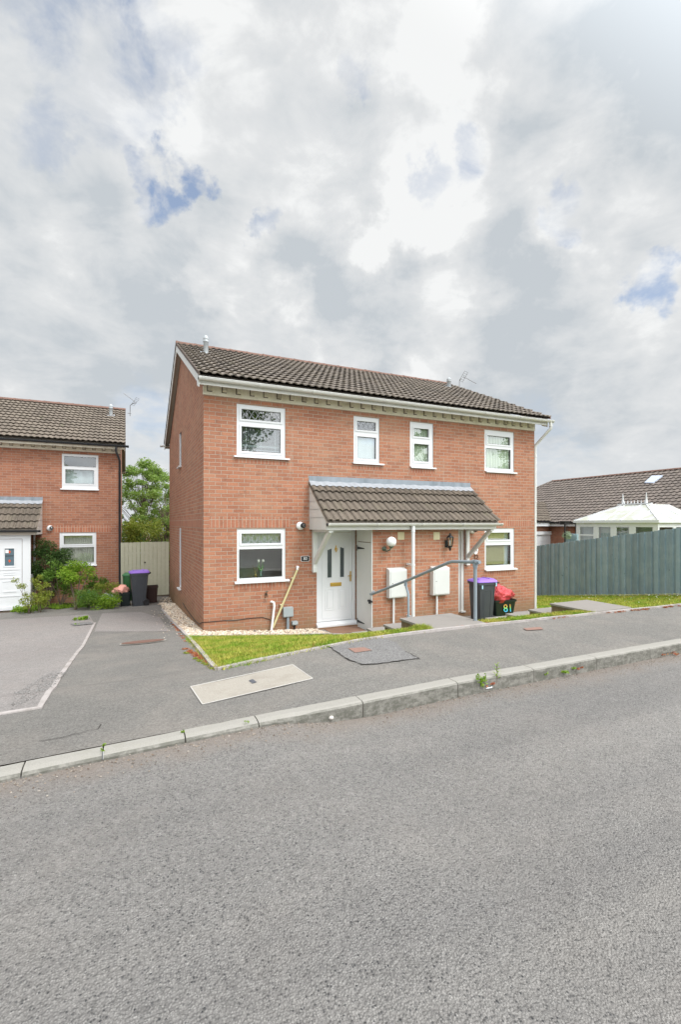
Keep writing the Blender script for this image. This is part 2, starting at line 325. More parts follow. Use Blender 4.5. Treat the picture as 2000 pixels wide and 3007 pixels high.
# ---------------------------------------------------------------- mesh builder
class MB:
    def __init__(s): s.v = []; s.f = []; s.uv = []; s.sm = []
    def face(s, pts, uv=None, smooth=False):
        i = len(s.v); s.v += [tuple(p) for p in pts]; s.f.append(tuple(range(i, i+len(pts)))); s.uv.append(uv); s.sm.append(smooth)
    def grid(s, rows, smooth=True, uvs=None, closed=False):
        base = len(s.v); nr = len(rows); nc = len(rows[0])
        for r in rows: s.v += [tuple(p) for p in r]
        for i in range(nr-1):
            for j in range(nc if closed else nc-1):
                j2 = (j+1) % nc
                s.f.append((base+i*nc+j, base+i*nc+j2, base+(i+1)*nc+j2, base+(i+1)*nc+j)); s.sm.append(smooth)
                s.uv.append(None if uvs is None else [uvs[i][j], uvs[i][j2], uvs[i+1][j2], uvs[i+1][j]])
    def box(s, x0, x1, y0, y1, z0, z1, M=None, tx=0, ty=0):
        if x0 > x1: x0, x1 = x1, x0
        if y0 > y1: y0, y1 = y1, y0
        if z0 > z1: z0, z1 = z1, z0
        P = [Vector(p) for p in ((x0,y0,z0),(x1,y0,z0),(x1,y1,z0),(x0,y1,z0),(x0+tx,y0+ty,z1),(x1-tx,y0+ty,z1),(x1-tx,y1-ty,z1),(x0+tx,y1-ty,z1))]
        if M: P = [M @ p for p in P]
        for q in ((0,3,2,1),(4,5,6,7),(0,1,5,4),(1,2,6,5),(2,3,7,6),(3,0,4,7)): s.face([P[k] for k in q])
        return s
    def prism(s, pts, vec):   # polygon extruded by vec
        a = [Vector(p) for p in pts]; v = Vector(vec); b = [p+v for p in a]
        s.face(a[::-1]); s.face(b)
        for i in range(len(a)): j = (i+1) % len(a); s.face([a[i], a[j], b[j], b[i]])
        return s
    def beam(s, a, b, w_, h_, up=(0,0,1)):
        a = Vector(a); b = Vector(b); d = (b-a).normalized(); sx = d.cross(Vector(up)).normalized(); uz = sx.cross(d)
        c = [sx*(-w_/2)+uz*(-h_/2), sx*(w_/2)+uz*(-h_/2), sx*(w_/2)+uz*(h_/2), sx*(-w_/2)+uz*(h_/2)]
        s.prism([a+k for k in c], b-a); return s
    def tube(s, pts, r, n=8, cap=True, closed=False):
        pts = [Vector(p) for p in pts]; rr = r if isinstance(r, (list, tuple)) else [r]*len(pts)
        rows = []; prev = None
        for i, p in enumerate(pts):
            d = (pts[min(i+1, len(pts)-1)]-pts[max(i-1, 0)]).normalized()
            if prev is None:
                a = d.orthogonal().normalized()
            else: a = (prev - d*prev.dot(d)); a = a.normalized() if a.length > 1e-6 else d.orthogonal().normalized()
            prev = a; b = d.cross(a)
            rows.append([p + (a*math.cos(2*math.pi*k/n)+b*math.sin(2*math.pi*k/n))*rr[i] for k in range(n)])
        s.grid(rows, True, None, True)
        if cap: s.face(rows[0][::-1]); s.face(rows[-1])
        return s
    def lathe(s, prof, c=(0,0,0), n=16, M=None):
        rows = []
        for (r, z) in prof:
            row = [Vector((r*math.cos(2*math.pi*k/n), r*math.sin(2*math.pi*k/n), z)) for k in range(n)]
            if M: row = [M @ p for p in row]
            rows.append([p+Vector(c) for p in row])
        s.grid(rows, True, None, True); return s
    def build(s, name, m, parent=None, loc=None, flip=False):
        me = bpy.data.meshes.new(name); org = Vector(loc) if loc is not None else Vector((0,0,0))
        me.from_pydata([Vector(v)-org for v in s.v] if loc is not None else s.v, [], s.f); me.update()
        uvl = me.uv_layers.new(name='UVMap'); li = 0; data = []
        for p, uv in zip(me.polygons, s.uv):
            nx, ny, nz = abs(p.normal.x), abs(p.normal.y), abs(p.normal.z)
            for k, vi in enumerate(p.vertices):
                if uv is not None: data += [uv[k][0], uv[k][1]]
                else:
                    c = me.vertices[vi].co
                    if ny >= nx and ny >= nz*.9: data += [c.x, c.z]
                    elif nx >= nz: data += [c.y, c.z]
                    else: data += [c.x, c.y]
        uvl.data.foreach_set('uv', data); me.polygons.foreach_set('use_smooth', s.sm)
        me.materials.append(m); o = bpy.data.objects.new(name, me); col.objects.link(o)
        if loc is not None: o.location = loc
        if parent is not None: o.parent = parent
        return o

def tag(o, label=None, cat=None, group=None, kind=None):
    if label: o['label'] = label
    if cat: o['category'] = cat
    if group: o['group'] = group
    if kind: o['kind'] = kind
    return o
def thing(name, loc, label, cat, group=None, rz=0):
    o = bpy.data.objects.new(name, None); col.objects.link(o); o.location = loc; o.rotation_euler = (0, 0, rz)
    o.empty_display_size = .1; return tag(o, label, cat, group)
def copy_tree(o, parent=None):
    c = o.copy(); col.objects.link(c)
    if parent is not None: c.parent = parent
    for ch in list(o.children): copy_tree(ch, c)
    return c
def bevel(o, w_=.006, seg=2):
    m = o.modifiers.new('bevel', 'BEVEL'); m.width = w_; m.segments = seg; m.limit_method = 'ANGLE'; m.angle_limit = R(40)
    md = o.modifiers.new('weld', 'WELD'); md.merge_threshold = 1e-4
    o.modifiers.move(1, 0); return o
def text_mesh(s, name, size, m, parent, Mx, extrude=.002):
    cu = bpy.data.curves.new('numeral_curve', 'FONT'); cu.body = s; cu.size = size; cu.align_x = 'CENTER'; cu.align_y = 'CENTER'; cu.extrude = extrude
    tmp = bpy.data.objects.new('numeral_source', cu); col.objects.link(tmp); bpy.context.view_layer.update()
    me = bpy.data.meshes.new_from_object(tmp.evaluated_get(bpy.context.evaluated_depsgraph_get()))
    bpy.data.objects.remove(tmp); me.transform(Mx); me.materials.clear(); me.materials.append(m)
    o = bpy.data.objects.new(name, me); col.objects.link(o); o.parent = parent; return o
FACE_Y = Matrix.Rotation(R(90), 4, 'X')     # text in the XZ plane, read from -Y

# ---------------------------------------------------------------- terrain
GX = [-60,-8,-4.5,-2,-.5,1.2,2.6,4.3,6,8.6,12,16,60]
GY = [-6.3,-4.4,-4.13,-1.7,-.6,2,6,8,40,150]
GZ = [
 [.76,.72,.715,.712,.72,.70,.672,.638,.595,.54,.48,.40,.0],
 [.60,.50,.515,.53,.548,.662,.665,.657,.645,.615,.55,.50,.3],
 [.55,.44,.455,.47,.485,.64,.66,.652,.64,.60,.50,.45,.3],
 [.1,.15,.16,.175,.18,.06,-.17,-.21,-.22,-.18,.11,.11,.0],
 [-.1,.0,.02,.03,.03,-.12,-.22,-.25,-.26,-.26,-.05,-.05,-.2],
 [-.3,-.12,-.11,-.10,-.17,-.3,-.3,-.3,-.3,-.42,-.43,-.45,-.6],
 [-.5,-.45,-.43,-.42,-.42,-.5,-.5,-.5,-.6,-.8,-.95,-.9,-1.],
 [-.55,-.5,-.45,-.42,-.42,-.5,-.6,-.6,-.8,-1.0,-1.15,-1.1,-1.2],
 [-2,-2,-2,-2,-2,-2,-2,-2,-2,-2,-2,-2,-2],
 [-5]*13]
def seg(a, v):
    v = min(max(v, a[0]), a[-1])
    for i in range(len(a)-1):
        if v <= a[i+1]: return i, (v-a[i])/(a[i+1]-a[i])
    return len(a)-2, 1.0
def gz(x, y):
    i, fx = seg(GX, x); j, fy = seg(GY, y)
    return (GZ[j][i]*(1-fx)+GZ[j][i+1]*fx)*(1-fy)+(GZ[j+1][i]*(1-fx)+GZ[j+1][i+1]*fx)*fy
def kerb_y(x): return -6.053+.05*x           # back edge of the kerb
def kerb_top(x): return gz(x, -6.05)
def upst(x):                                  # kerb upstand: dropped at the driveway
    if x < -.55: return .028
    if x < .25: f = (x+.55)/.8; f = f*f*(3-2*f); return .028+.09*f
    return .118
KW = .13
def road_z(x, y):
    e = kerb_top(x)-upst(x); d = max(0, kerb_y(x)-KW-y)
    k = min(1, d/3.5); k = k*k*(3-2*k)
    return e+(.56-.02*x-e)*k*.9 + (0.0 if d < 3.5 else -(d-3.5)*.01)
def GP(px, py, off=0.0):
    d = ray(px, py); t = 1.0; prev = None
    while t < 120:
        p = CAM+d*t; z = gz(p.x, p.y)+off if p.y > kerb_y(p.x)-KW else road_z(p.x, p.y)
        if p.z < z:
            a, b = t-.05, t
            for _ in range(20):
                m_ = (a+b)/2; p = CAM+d*m_; z = gz(p.x, p.y)+off if p.y > kerb_y(p.x)-KW else road_z(p.x, p.y)
                if p.z < z: b = m_
                else: a = m_
            return CAM+d*b
        t += .05
    return CAM+d*t
def sheet(name, poly, off, m, step=.3, parent=None, zf=gz, thick=0):
    bm = bmesh.new(); vs = [bm.verts.new((p[0], p[1], 0)) for p in poly]; bm.faces.new(vs)
    xs = [p[0] for p in poly]; ys = [p[1] for p in poly]
    def cuts(lo, hi, nodes):
        c = set(k for k in nodes if lo < k < hi)
        n = int((hi-lo)/step)
        if n < 400:
            k = math.ceil(lo/step)
            while k*step < hi: c.add(round(k*step, 4)); k += 1
        return sorted(c)
    for x in cuts(min(xs), max(xs), GX): bmesh.ops.bisect_plane(bm, geom=bm.verts[:]+bm.edges[:]+bm.faces[:], plane_co=(x,0,0), plane_no=(1,0,0))
    for y in cuts(min(ys), max(ys), GY): bmesh.ops.bisect_plane(bm, geom=bm.verts[:]+bm.edges[:]+bm.faces[:], plane_co=(0,y,0), plane_no=(0,1,0))
    for v in bm.verts: v.co.z = zf(v.co.x, v.co.y)+off
    if thick:
        be = [e for e in bm.edges if len(e.link_faces) == 1]
        r = bmesh.ops.extrude_edge_only(bm, edges=be)
        for v in [g for g in r['geom'] if isinstance(g, bmesh.types.BMVert)]: v.co.z -= thick
    bmesh.ops.recalc_face_normals(bm, faces=bm.faces[:])
    me = bpy.data.meshes.new(name); bm.to_mesh(me); bm.free(); me.materials.append(m)
    me.polygons.foreach_set('use_smooth', [False]*len(me.polygons))
    up = sum(p.normal.z*p.area for p in me.polygons)
    if up < 0: me.flip_normals()
    o = bpy.data.objects.new(name, me); col.objects.link(o)
    if parent: o.parent = parent
    return o
def S(o): o['kind'] = 'structure'; return o

def _grassbase(t, p):
    o = objn(t); n = t.noise(o, 2.2, 5, .6); n2 = t.noise(o, 40, 4, .7)
    c = t.mix(t.rng(n, .35, .65), (.16,.25,.025), (.34,.33,.06)); c = t.mix(1.0, c, t.mix(n2, (.7,.7,.7), (1.3,1.3,1.3)), 'MULTIPLY')
    t.put(p.inputs['Base Color'], c); bump(t, p, n2, .02, .8)
M_GRASSB = mat('lawn_base', (.15,.2,.04), .95, .1, _grassbase)

def kb(x): return kerb_y(x)-.0
far = 150
S(sheet('ground', [(-60, kb(-60)), (60, kb(60)), (60, far), (-60, far)], -.035, M_SOIL, 3.0))
S(sheet('ground', [(-60,-30.05),(60,-30.05),(60,-130),(-60,-130)], -.1, M_GRASSB, 6.0, None, lambda x, y: .45))
S(sheet('road', [(-60,-30),(60,-30),(60, kb(60)-KW+.02),(-60, kb(-60)-KW+.02)], 0, M_ROAD, .35, None, road_z))

# outlines on the ground (measured)
g = lambda x, y: (lambda p: (p.x, p.y))(GP(x, y))
L0 = (-.52,-4.47)                                  # front left corner of lawn
bound = [(L0[0],L0[1]), (.30,-4.40), (.76,-4.38), (1.9,-4.38), (3.8,-4.40), (5.6,-4.41), (7.3,-4.40), (12.3,-4.36), (20,-4.3), (60,-4.2)]
LB = (-.36,-.62)                                    # back left corner of lawn
# footpath + driveway
drive = [(-60, kb(-60)), (-8, kb(-8)), (0, kb(0)), (8, kb(8)), (60, kb(60))] + bound[::-1] + [LB, (-.42,1.6), (-.46,4.3), (-.35,6.1), (-.02,7.6), (-1.5,7.6), (-1.62,6.55), (-4.4,6.3), (-60,6.2)]
S(sheet('footpath', drive, 0.0, M_PATH, .3))

# ---------------------------------------------------------------- kerb
kt = thing('kerb', (0, kerb_y(0), kerb_top(0)), 'long pale concrete kerb along the road, dropped low at the driveway on the left', 'kerb')
jx = [-9.2,-8.28,-7.36,-6.44,-5.52,-4.6,-3.7,-2.78,-1.87,-1.48,-1.02,-.55,.25,1.163,2.07,2.98,3.9,4.81,5.73,6.64,7.56,8.47,9.4,10.3,12,14,17,20]
jx = [-30,-20]+jx+[26,40]
def kerb_piece(x0, x1):
    mb = MB(); n = max(2, int((x1-x0)/.1)); rows = []
    gp = .004
    for i in range(n+1):
        x = x0+gp+(x1-x0-2*gp)*i/n; yb = kerb_y(x); z = kerb_top(x)+.006; u = upst(x); zr = z-u-.05
        j = random.uniform(-.0012, .0012)
        r1 = .045 if u < .06 else .018; dn_ = u*.75 if u < .06 else .016
        rows.append([(x, yb, zr), (x, yb, z-.004), (x, yb-.006, z+j), (x, yb-KW+r1+.01, z+j), (x, yb-KW+.012, z-dn_*.35), (x, yb-KW, z-dn_), (x, yb-KW-.004, zr)])
    mb.grid(rows, False); mb.face([rows[0][k] for k in range(7)][::-1]); mb.face([rows[-1][k] for k in range(7)])
    return mb
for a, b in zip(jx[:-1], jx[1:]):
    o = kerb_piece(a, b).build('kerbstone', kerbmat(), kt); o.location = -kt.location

# thin concrete edgings
def strip_mesh(pts, w_, h_, m, name, off=0.012, parent=None, side=0.5):
    mb = MB(); rows = []
    P = []
    for a, b in zip(pts[:-1], pts[1:]):
        n = max(1, int((Vector(b)-Vector(a)).length/.3))
        for i in range(n): P.append(Vector(a).lerp(Vector(b), i/n))
    P.append(Vector(pts[-1]))
    for i, p in enumerate(P):
        d = (P[min(i+1, len(P)-1)]-P[max(i-1, 0)]).normalized(); nn = Vector((-d.y, d.x))
        a = p+nn*w_*side; b = p-nn*w_*(1-side); z = gz(p.x, p.y)+off+random.uniform(-.004, .004)
        rows.append([(a.x,a.y,z-h_), (a.x,a.y,z), (b.x,b.y,z), (b.x,b.y,z-h_)])
    mb.grid(rows, False); mb.face(rows[0]); mb.face(rows[-1][::-1])
    return mb.build(name, m, parent)
tag(strip_mesh([Vector(p) for p in bound], .042, .12, M_EDGE, 'edging', .028), 'thin pale concrete edging between the footpath and the front lawns', 'edging')
tag(strip_mesh([Vector(L0), Vector(LB), Vector((-.42,1.6)), Vector((-.46,4.3))], .05, .12, M_EDGE, 'edging', .03), 'concrete edging between the driveway and the lawn and gravel of the big house', 'edging')
tag(strip_mesh([Vector(LB), Vector((2.4,-.66)), Vector((2.75,-.85))], .05, .12, M_EDGE, 'edging', .03), 'pale edging between the gravel strip and the lawn under the front window', 'edging')
c0 = GP(115,2080); c1 = GP(277,1830); c2 = GP(0,2098)
tag(strip_mesh([Vector((c2.x-3,c2.y-.05)), c2.to_2d(), c0.to_2d(), GP(176,1985.7).to_2d(), GP(227.7,1914).to_2d(), c1.to_2d()], .047, .06, M_EDGE, 'edging', .012), 'pale concrete strip bent at a corner across the driveway on the left', 'edging')
S(sheet('driveway', [(-40,c2.y-.1), (c2.x,c2.y), (c0.x-.01,c0.y+.02), tuple(GP(174,1985.7).to_2d()), tuple(GP(225,1914).to_2d()), (c1.x-.01,c1.y), (-2.2,4.1), (-7,5.0), (-40,5.0)], .006, M_DRIVE, .3))
# pale wear in front of the house
S(sheet('driveway', [(c1.x+.06,c1.y-1.2), (-.6,.2), (-.62,2.6), (-1.0,4.0), (-1.9,4.2)], .005, M_DRIVE, .3))

# ---------------------------------------------------------------- gravel, lawns, paths
S(sheet('gravel_bed', [LB, (2.4,-.66), (2.2,-.02), (.0,-.02), (0,5.9), (-.35,6.0), (-.46,4.3), (-.42,1.6)], .004, weathered('gravel_base', (.22,.18,.14), .4, .95, 30), .3))
lawnA = [L0, (.30,-4.37), (.76,-4.35), (2.17,-4.35), (2.17,-1.0), (2.4,-.68), (LB[0]+.02,LB[1]-.02)]
lawnB = [(3.12,-4.36), (4.3,-4.38), (5.17,-4.38), (5.17,-2.3), (5.17,-1.6), (3.12,-1.6)]
lawnC = [(6.0,-4.38), (7.3,-4.37), (12.1,-4.33), (12.1,-1.5), (12.1,3.0), (8.7,3.0), (8.7,-.9), (6.0,-.9)]
lawnD = [(12.1,-4.33), (40,-4.1), (40,8), (12.1,8)]
def tiny(polys, off): pass
S(sheet('lawn', lawnA, .006, M_GRASSB, .3)); S(sheet('lawn', lawnB, .006, M_GRASSB, .3)); S(sheet('lawn', lawnC, .006, M_GRASSB, .3))
S(sheet('lawn', lawnD, .0, M_GRASSB, 1.0))
S(sheet('path', [(2.42,-1.5), (5.1,-1.5), (6.0,-1.0), (8.7,-1.0), (8.7,-.03), (2.2,-.03), (2.42,-.6)], .012, M_SLAB, .4))

def inpoly(x, y, P):
    c = False; j = len(P)-1
    for i in range(len(P)):
        xi, yi = P[i]; xj, yj = P[j]
        if (yi > y) != (yj > y) and x < (xj-xi)*(y-yi)/(yj-yi)+xi: c = not c
        j = i
    return c
def _blade(t, p):
    o = objn(t); g_ = t.add('ShaderNodeNewGeometry'); n = t.noise(o, 3.2, 5, .62)
    n2 = t.noise(t.mapping(o, (4,2,0)), 6, 4, .6)
    a = t.mix(t.rng(n, .38, .62), (.17,.29,.02), (.40,.37,.075)); a = t.mix(t.rng(n2, .55, .75, 0, .6), a, (.08,.21,.015))
    a = t.mix(1.0, a, t.mix(g_.outputs['Random Per Island'], (.65,.65,.65), (1.35,1.35,1.3)), 'MULTIPLY')
    a = t.mix(t.rng(g_.outputs['Random Per Island'], .9, 1.0, 0, .6), a, (.55,.48,.18))
    n7 = t.noise(t.mapping(o, (8,1,0)), 5.5, 4, .65); a = t.mix(t.rng(n7, .60, .74, 0, .45), a, (.30,.24,.10))
    t.put(p.inputs['Base Color'], a)
M_BLADE = mat('grass_blade', (.2,.3,.05), .6, .2, _blade)
def grass(poly, n, h=.035, label='short patchy lawn grass'):
    mb_v = []; mb_f = []
    xs = [p[0] for p in poly]; ys = [p[1] for p in poly]; k = 0
    while k < n:
        x = random.uniform(min(xs), max(xs)); y = random.uniform(min(ys), max(ys))
        if not inpoly(x, y, poly): continue
        z = gz(x, y)+.004; a = random.uniform(0, 6.28); hh = h*random.uniform(.5, 1.4); ww = random.uniform(.003, .006)
        lx, ly = random.gauss(0, .45)*hh, random.gauss(0, .45)*hh
        dx, dy = math.cos(a)*ww, math.sin(a)*ww; i = len(mb_v)
        mb_v += [(x-dx, y-dy, z), (x+dx, y+dy, z), (x+lx, y+ly, z+hh)]; mb_f.append((i, i+1, i+2)); k += 1
    me = bpy.data.meshes.new('grass'); me.from_pydata(mb_v, [], mb_f); me.materials.append(M_BLADE)
    o = bpy.data.objects.new('grass', me); col.objects.link(o); return tag(o, label, 'grass', None, 'stuff')
nearA = [p for p in lawnA]
grass(lawnA, 60000, .034, 'bright patchy lawn grass in front of the left front window')
grass([(3.12,-4.36),(4.3,-4.38),(5.17,-4.38),(5.17,-3.0),(3.12,-3.0)], 13000, .034, 'strip of lawn grass between the two flights of steps')
grass([(6.0,-4.38),(7.3,-4.37),(12.1,-4.33),(12.1,-1.5),(12.1,2.8),(9.0,2.8),(8.8,-1),(6.0,-2.6)], 42000, .04, 'lawn grass with daisies below the blue grey fence')
# long tufts on the boundary
def tuft_line(pts, n, h, name, label):
    v = []; f = []
    for _ in range(n):
        k = random.randrange(len(pts)-1); s_ = random.random(); x = pts[k][0]*(1-s_)+pts[k+1][0]*s_+random.gauss(0, .035); y = pts[k][1]*(1-s_)+pts[k+1][1]*s_+random.gauss(0, .03)
        z = gz(x, y); a = random.uniform(0, 6.28); hh = h*random.uniform(.3, 1.3); dx, dy = math.cos(a)*.004, math.sin(a)*.004; i = len(v)
        lx, ly = random.gauss(0, .5)*hh, random.gauss(0, .5)*hh
        v += [(x-dx,y-dy,z), (x+dx,y+dy,z), (x+lx,y+ly,z+hh)]; f.append((i,i+1,i+2))
    me = bpy.data.meshes.new(name); me.from_pydata(v, [], f); me.materials.append(M_BLADE); o = bpy.data.objects.new(name, me); col.objects.link(o)
    return tag(o, label, 'grass', None, 'stuff')
tuft_line([(.2,-4.33),(2.15,-4.31),(2.15,-4.0)], 2500, .06, 'grass', 'longer grass tufts along the edging by the lower steps')
tuft_line([(3.15,-4.33),(5.15,-4.35)], 1800, .05, 'grass', 'longer grass tufts on the edging between the two landings')

tuft_line([(-.5,-4.45),(-.1,-4.42),(.30,-4.37),(.76,-4.35),(1.4,-4.35)], 2600, .045, 'grass', 'grass blades spilling over the edging by the pavement')
tuft_line([(-.49,-4.3),(-.40,-1.6),(LB[0]+.03,LB[1])], 1800, .045, 'grass', 'grass blades along the driveway edging')
tuft_line([(6.0,-4.36),(9,-4.35),(12,-4.33),(16,-4.3)], 4200, .05, 'grass', 'ragged grass edge along the pavement on the right')
# gravel stones
def stones(poly, n, r0, r1, cols, label, zoff=.0, pile=.03):
    v = []; f = []; xs = [p[0] for p in poly]; ys = [p[1] for p in poly]; k = 0
    while k < n:
        x = random.uniform(min(xs), max(xs)); y = random.uniform(min(ys), max(ys))
        if not inpoly(x, y, poly): continue
        r = random.uniform(r0, r1); z = gz(x, y)+zoff+random.uniform(0, pile); i = len(v)
        a = random.uniform(0, 6.28); sx, sy, sz = r*random.uniform(.8, 1.5), r*random.uniform(.6, 1.0), r*random.uniform(.45, .8)
        ca, sa = math.cos(a), math.sin(a)
        def T(px, py, pz): px *= sx; py *= sy; pz *= sz; return (x+px*ca-py*sa, y+px*sa+py*ca, z+pz)
        j = lambda: random.uniform(.75, 1.1)
        v += [T(j(),0,-.2), T(.4*j(),.8*j(),.3), T(-.5*j(),.7*j(),-.1), T(-j(),0,.2), T(-.4,-.8*j(),-.2), T(.5,-.8*j(),.1), T(.2,.1,j()), T(0,0,-j())]
        for q in range(6): q2 = (q+1) % 6; f += [(i+q, i+q2, i+6), (i+q2, i+q, i+7)]
        k += 1
    me = bpy.data.meshes.new('gravel'); me.from_pydata(v, [], f); me.materials.append(islandmat('gravel_stone_'+str(len(cols)), cols))
    o = bpy.data.objects.new('gravel', me); col.objects.link(o); return tag(o, label, 'gravel', None, 'stuff')
GCOL = [(.55,.45,.32), (.78,.72,.62), (.35,.24,.16), (.66,.60,.52), (.16,.13,.11), (.74,.62,.46), (.48,.36,.28)]
stones([(LB[0]+.03,LB[1]+.03), (2.4,-.63), (2.25,-.01), (.0,-.01), (-.0,5.9), (-.38,6.05), (-.43,4.3), (-.39,1.6)], 7000, .014, .038, GCOL, 'cream and brown gravel along the side and front of the big house')
stones([(-.5,5.6), (-.05,5.6), (-.0,7.3), (-.25,7.4)], 260, .01, .022, GCOL, 'scattered gravel on the slab by the gate', .012, .01)
stones([(-.75,-.6), (-.42,-.6), (-.5,4.3), (-.8,4.3)], 90, .006, .014, GCOL[:6], 'loose stones strewn on the driveway beside the gravel', .012, .004)

# ---------------------------------------------------------------- tiled roof
def tile_roof(name, p0, ud, L, sd_, SL, m, parent, gauge=.345, amp=.024, per=.15, samp=8, lift=.046, ulim=None, jit=.003, uv0=0.0):
    p0 = Vector(p0); u = Vector(ud).normalized(); s_ = Vector(sd_).normalized(); n = u.cross(s_).normalized()
    if n.z < 0: n = -n
    nu = int(L/per*samp); mb = MB(); K = int(math.ceil(SL/gauge-1e-6))
    def prof(x):
        f = (x/per) % 1.0
        return amp*(math.sin(math.pi*f/.66)**.55 if f < .66 and f > 0 else (-.7 if (f > .9 or f < .01 or .66 <= f < .74) else 0.0))
    for k in range(K):
        a = k*gauge; b = min((k+1)*gauge, SL)
        rows = [[], [], [], []]; uvs = [[], [], [], []]
        tj = {}
        for i in range(nu+1):
            x = L*i/nu; ti = int(x/.3)
            if ti not in tj: tj[ti] = (random.uniform(-jit, jit), random.uniform(-.004, .004))
            q = prof(x)
            for r_, (ss, ll) in enumerate(((a+.07, lift-.034), (a+tj[ti][1], lift-.018+tj[ti][0]), (a+tj[ti][1], lift+tj[ti][0]), (min(b+.06, SL), .0))):
                xx = x
                if ulim: lo, hi = ulim(ss); xx = min(max(x, lo), hi)
                base = q
                rows[r_].append(p0+u*xx+s_*ss+n*(ll+base)); uvs[r_].append((xx+uv0, ss-a+k*gauge+.006 if r_ < 3 else b-.001))
        mb.grid(rows[:2], True, uvs[:2]); mb.grid(rows[1:3], False, uvs[1:3]); mb.grid(rows[2:], True, uvs[2:])
    return mb.build(name, m, parent)
def ridge(name, a, b, m, parent, r=.105, seglen=.45):
    a = Vector(a); b = Vector(b); d = (b-a); n = max(1, int(d.length/seglen)); d = d/n; mb = MB()
    side = d.normalized().cross(Vector((0,0,1))).normalized()
    for k in range(n):
        p = a+d*k; q = a+d*(k+1)*1.0; rr = r+random.uniform(-.004, .004); rows = []
        for c, r2 in ((p, rr+.008), (p+d*.12, rr+.008), (p+d*.121, rr), (q+d*.02, rr)):
            rows.append([c+side*(math.cos(t)*r2)+Vector((0,0,math.sin(t)*r2*.85-.03)) for t in [math.pi*i/8 for i in range(9)]])
        mb.grid(rows, True)
        mb.face(rows[0]); mb.face(rows[-1])
    return mb.build(name, m, parent)
def half_gutter(name, a, b, m, parent, r=.056, clips=None):
    a = Vector(a); b = Vector(b); mb = MB(); d = (b-a).normalized(); side = d.cross(Vector((0,0,1))).normalized()
    def ring(c, r_, t0=math.pi, t1=2*math.pi): return [c+side*(math.cos(t)*r_)+Vector((0,0,math.sin(t)*r_)) for t in [t0+(t1-t0)*i/8 for i in range(9)]]
    mb.grid([ring(a, r), ring(b, r)], True); mb.grid([ring(b, r-.004), ring(a, r-.004)], True)
    for sgn in (1, -1):
        e = side*sgn*r; mb.beam(a+e, b+e, .008, .010)
    for c in (a, b): mb.face(ring(c, r)[::-1]); mb.face(ring(c, r))
    n = clips or int((b-a).length/1.0)
    for k in range(n+1):
        c = a.lerp(b, (k+.02)/(n+.04)); mb.grid([ring(c-d*.03, r+.006), ring(c+d*.03, r+.006)], True)
        for q in (c-d*.03, c+d*.03): mb.face(ring(q, r+.006)); mb.face(ring(q, r+.006)[::-1])
        mb.beam(c+side*r+Vector((0,0,.004)), c-side*r+Vector((0,0,.004)), .03, .008)
    return mb.build(name, m, parent)

# ---------------------------------------------------------------- walls with openings
def wall_holes(mb, x0, x1, z0, z1, y, holes, depth=.10, axis='Y', sgn=1):
    def P(a, z, d=0.0): return (a, y+d*sgn, z) if axis == 'Y' else (y+d*sgn, a, z)
    xs = sorted(set([x0, x1]+[h[0] for h in holes]+[h[1] for h in holes])); zs = sorted(set([z0, z1]+[h[2] for h in holes]+[h[3] for h in holes]))
    xs = [v for v in xs if x0 <= v <= x1]; zs = [v for v in zs if z0 <= v <= z1]
    flip = (axis == 'Y') != (sgn > 0)
    for a, b in zip(xs[:-1], xs[1:]):
        for c, d in zip(zs[:-1], zs[1:]):
            mx, mz = (a+b)/2, (c+d)/2
            if any(h[0] < mx < h[1] and h[2] < mz < h[3] for h in holes): continue
            q = [P(a,c), P(b,c), P(b,d), P(a,d)]; mb.face(q[::-1] if flip else q)
    for h in holes:
        a, b, c, d = h
        for q in ([P(a,c),P(a,d),P(a,d,depth),P(a,c,depth)], [P(b,c),P(b,c,depth),P(b,d,depth),P(b,d)], [P(a,d),P(b,d),P(b,d,depth),P(a,d,depth)], [P(a,c),P(a,c,depth),P(b,c,depth),P(b,c)]):
            mb.face(q)
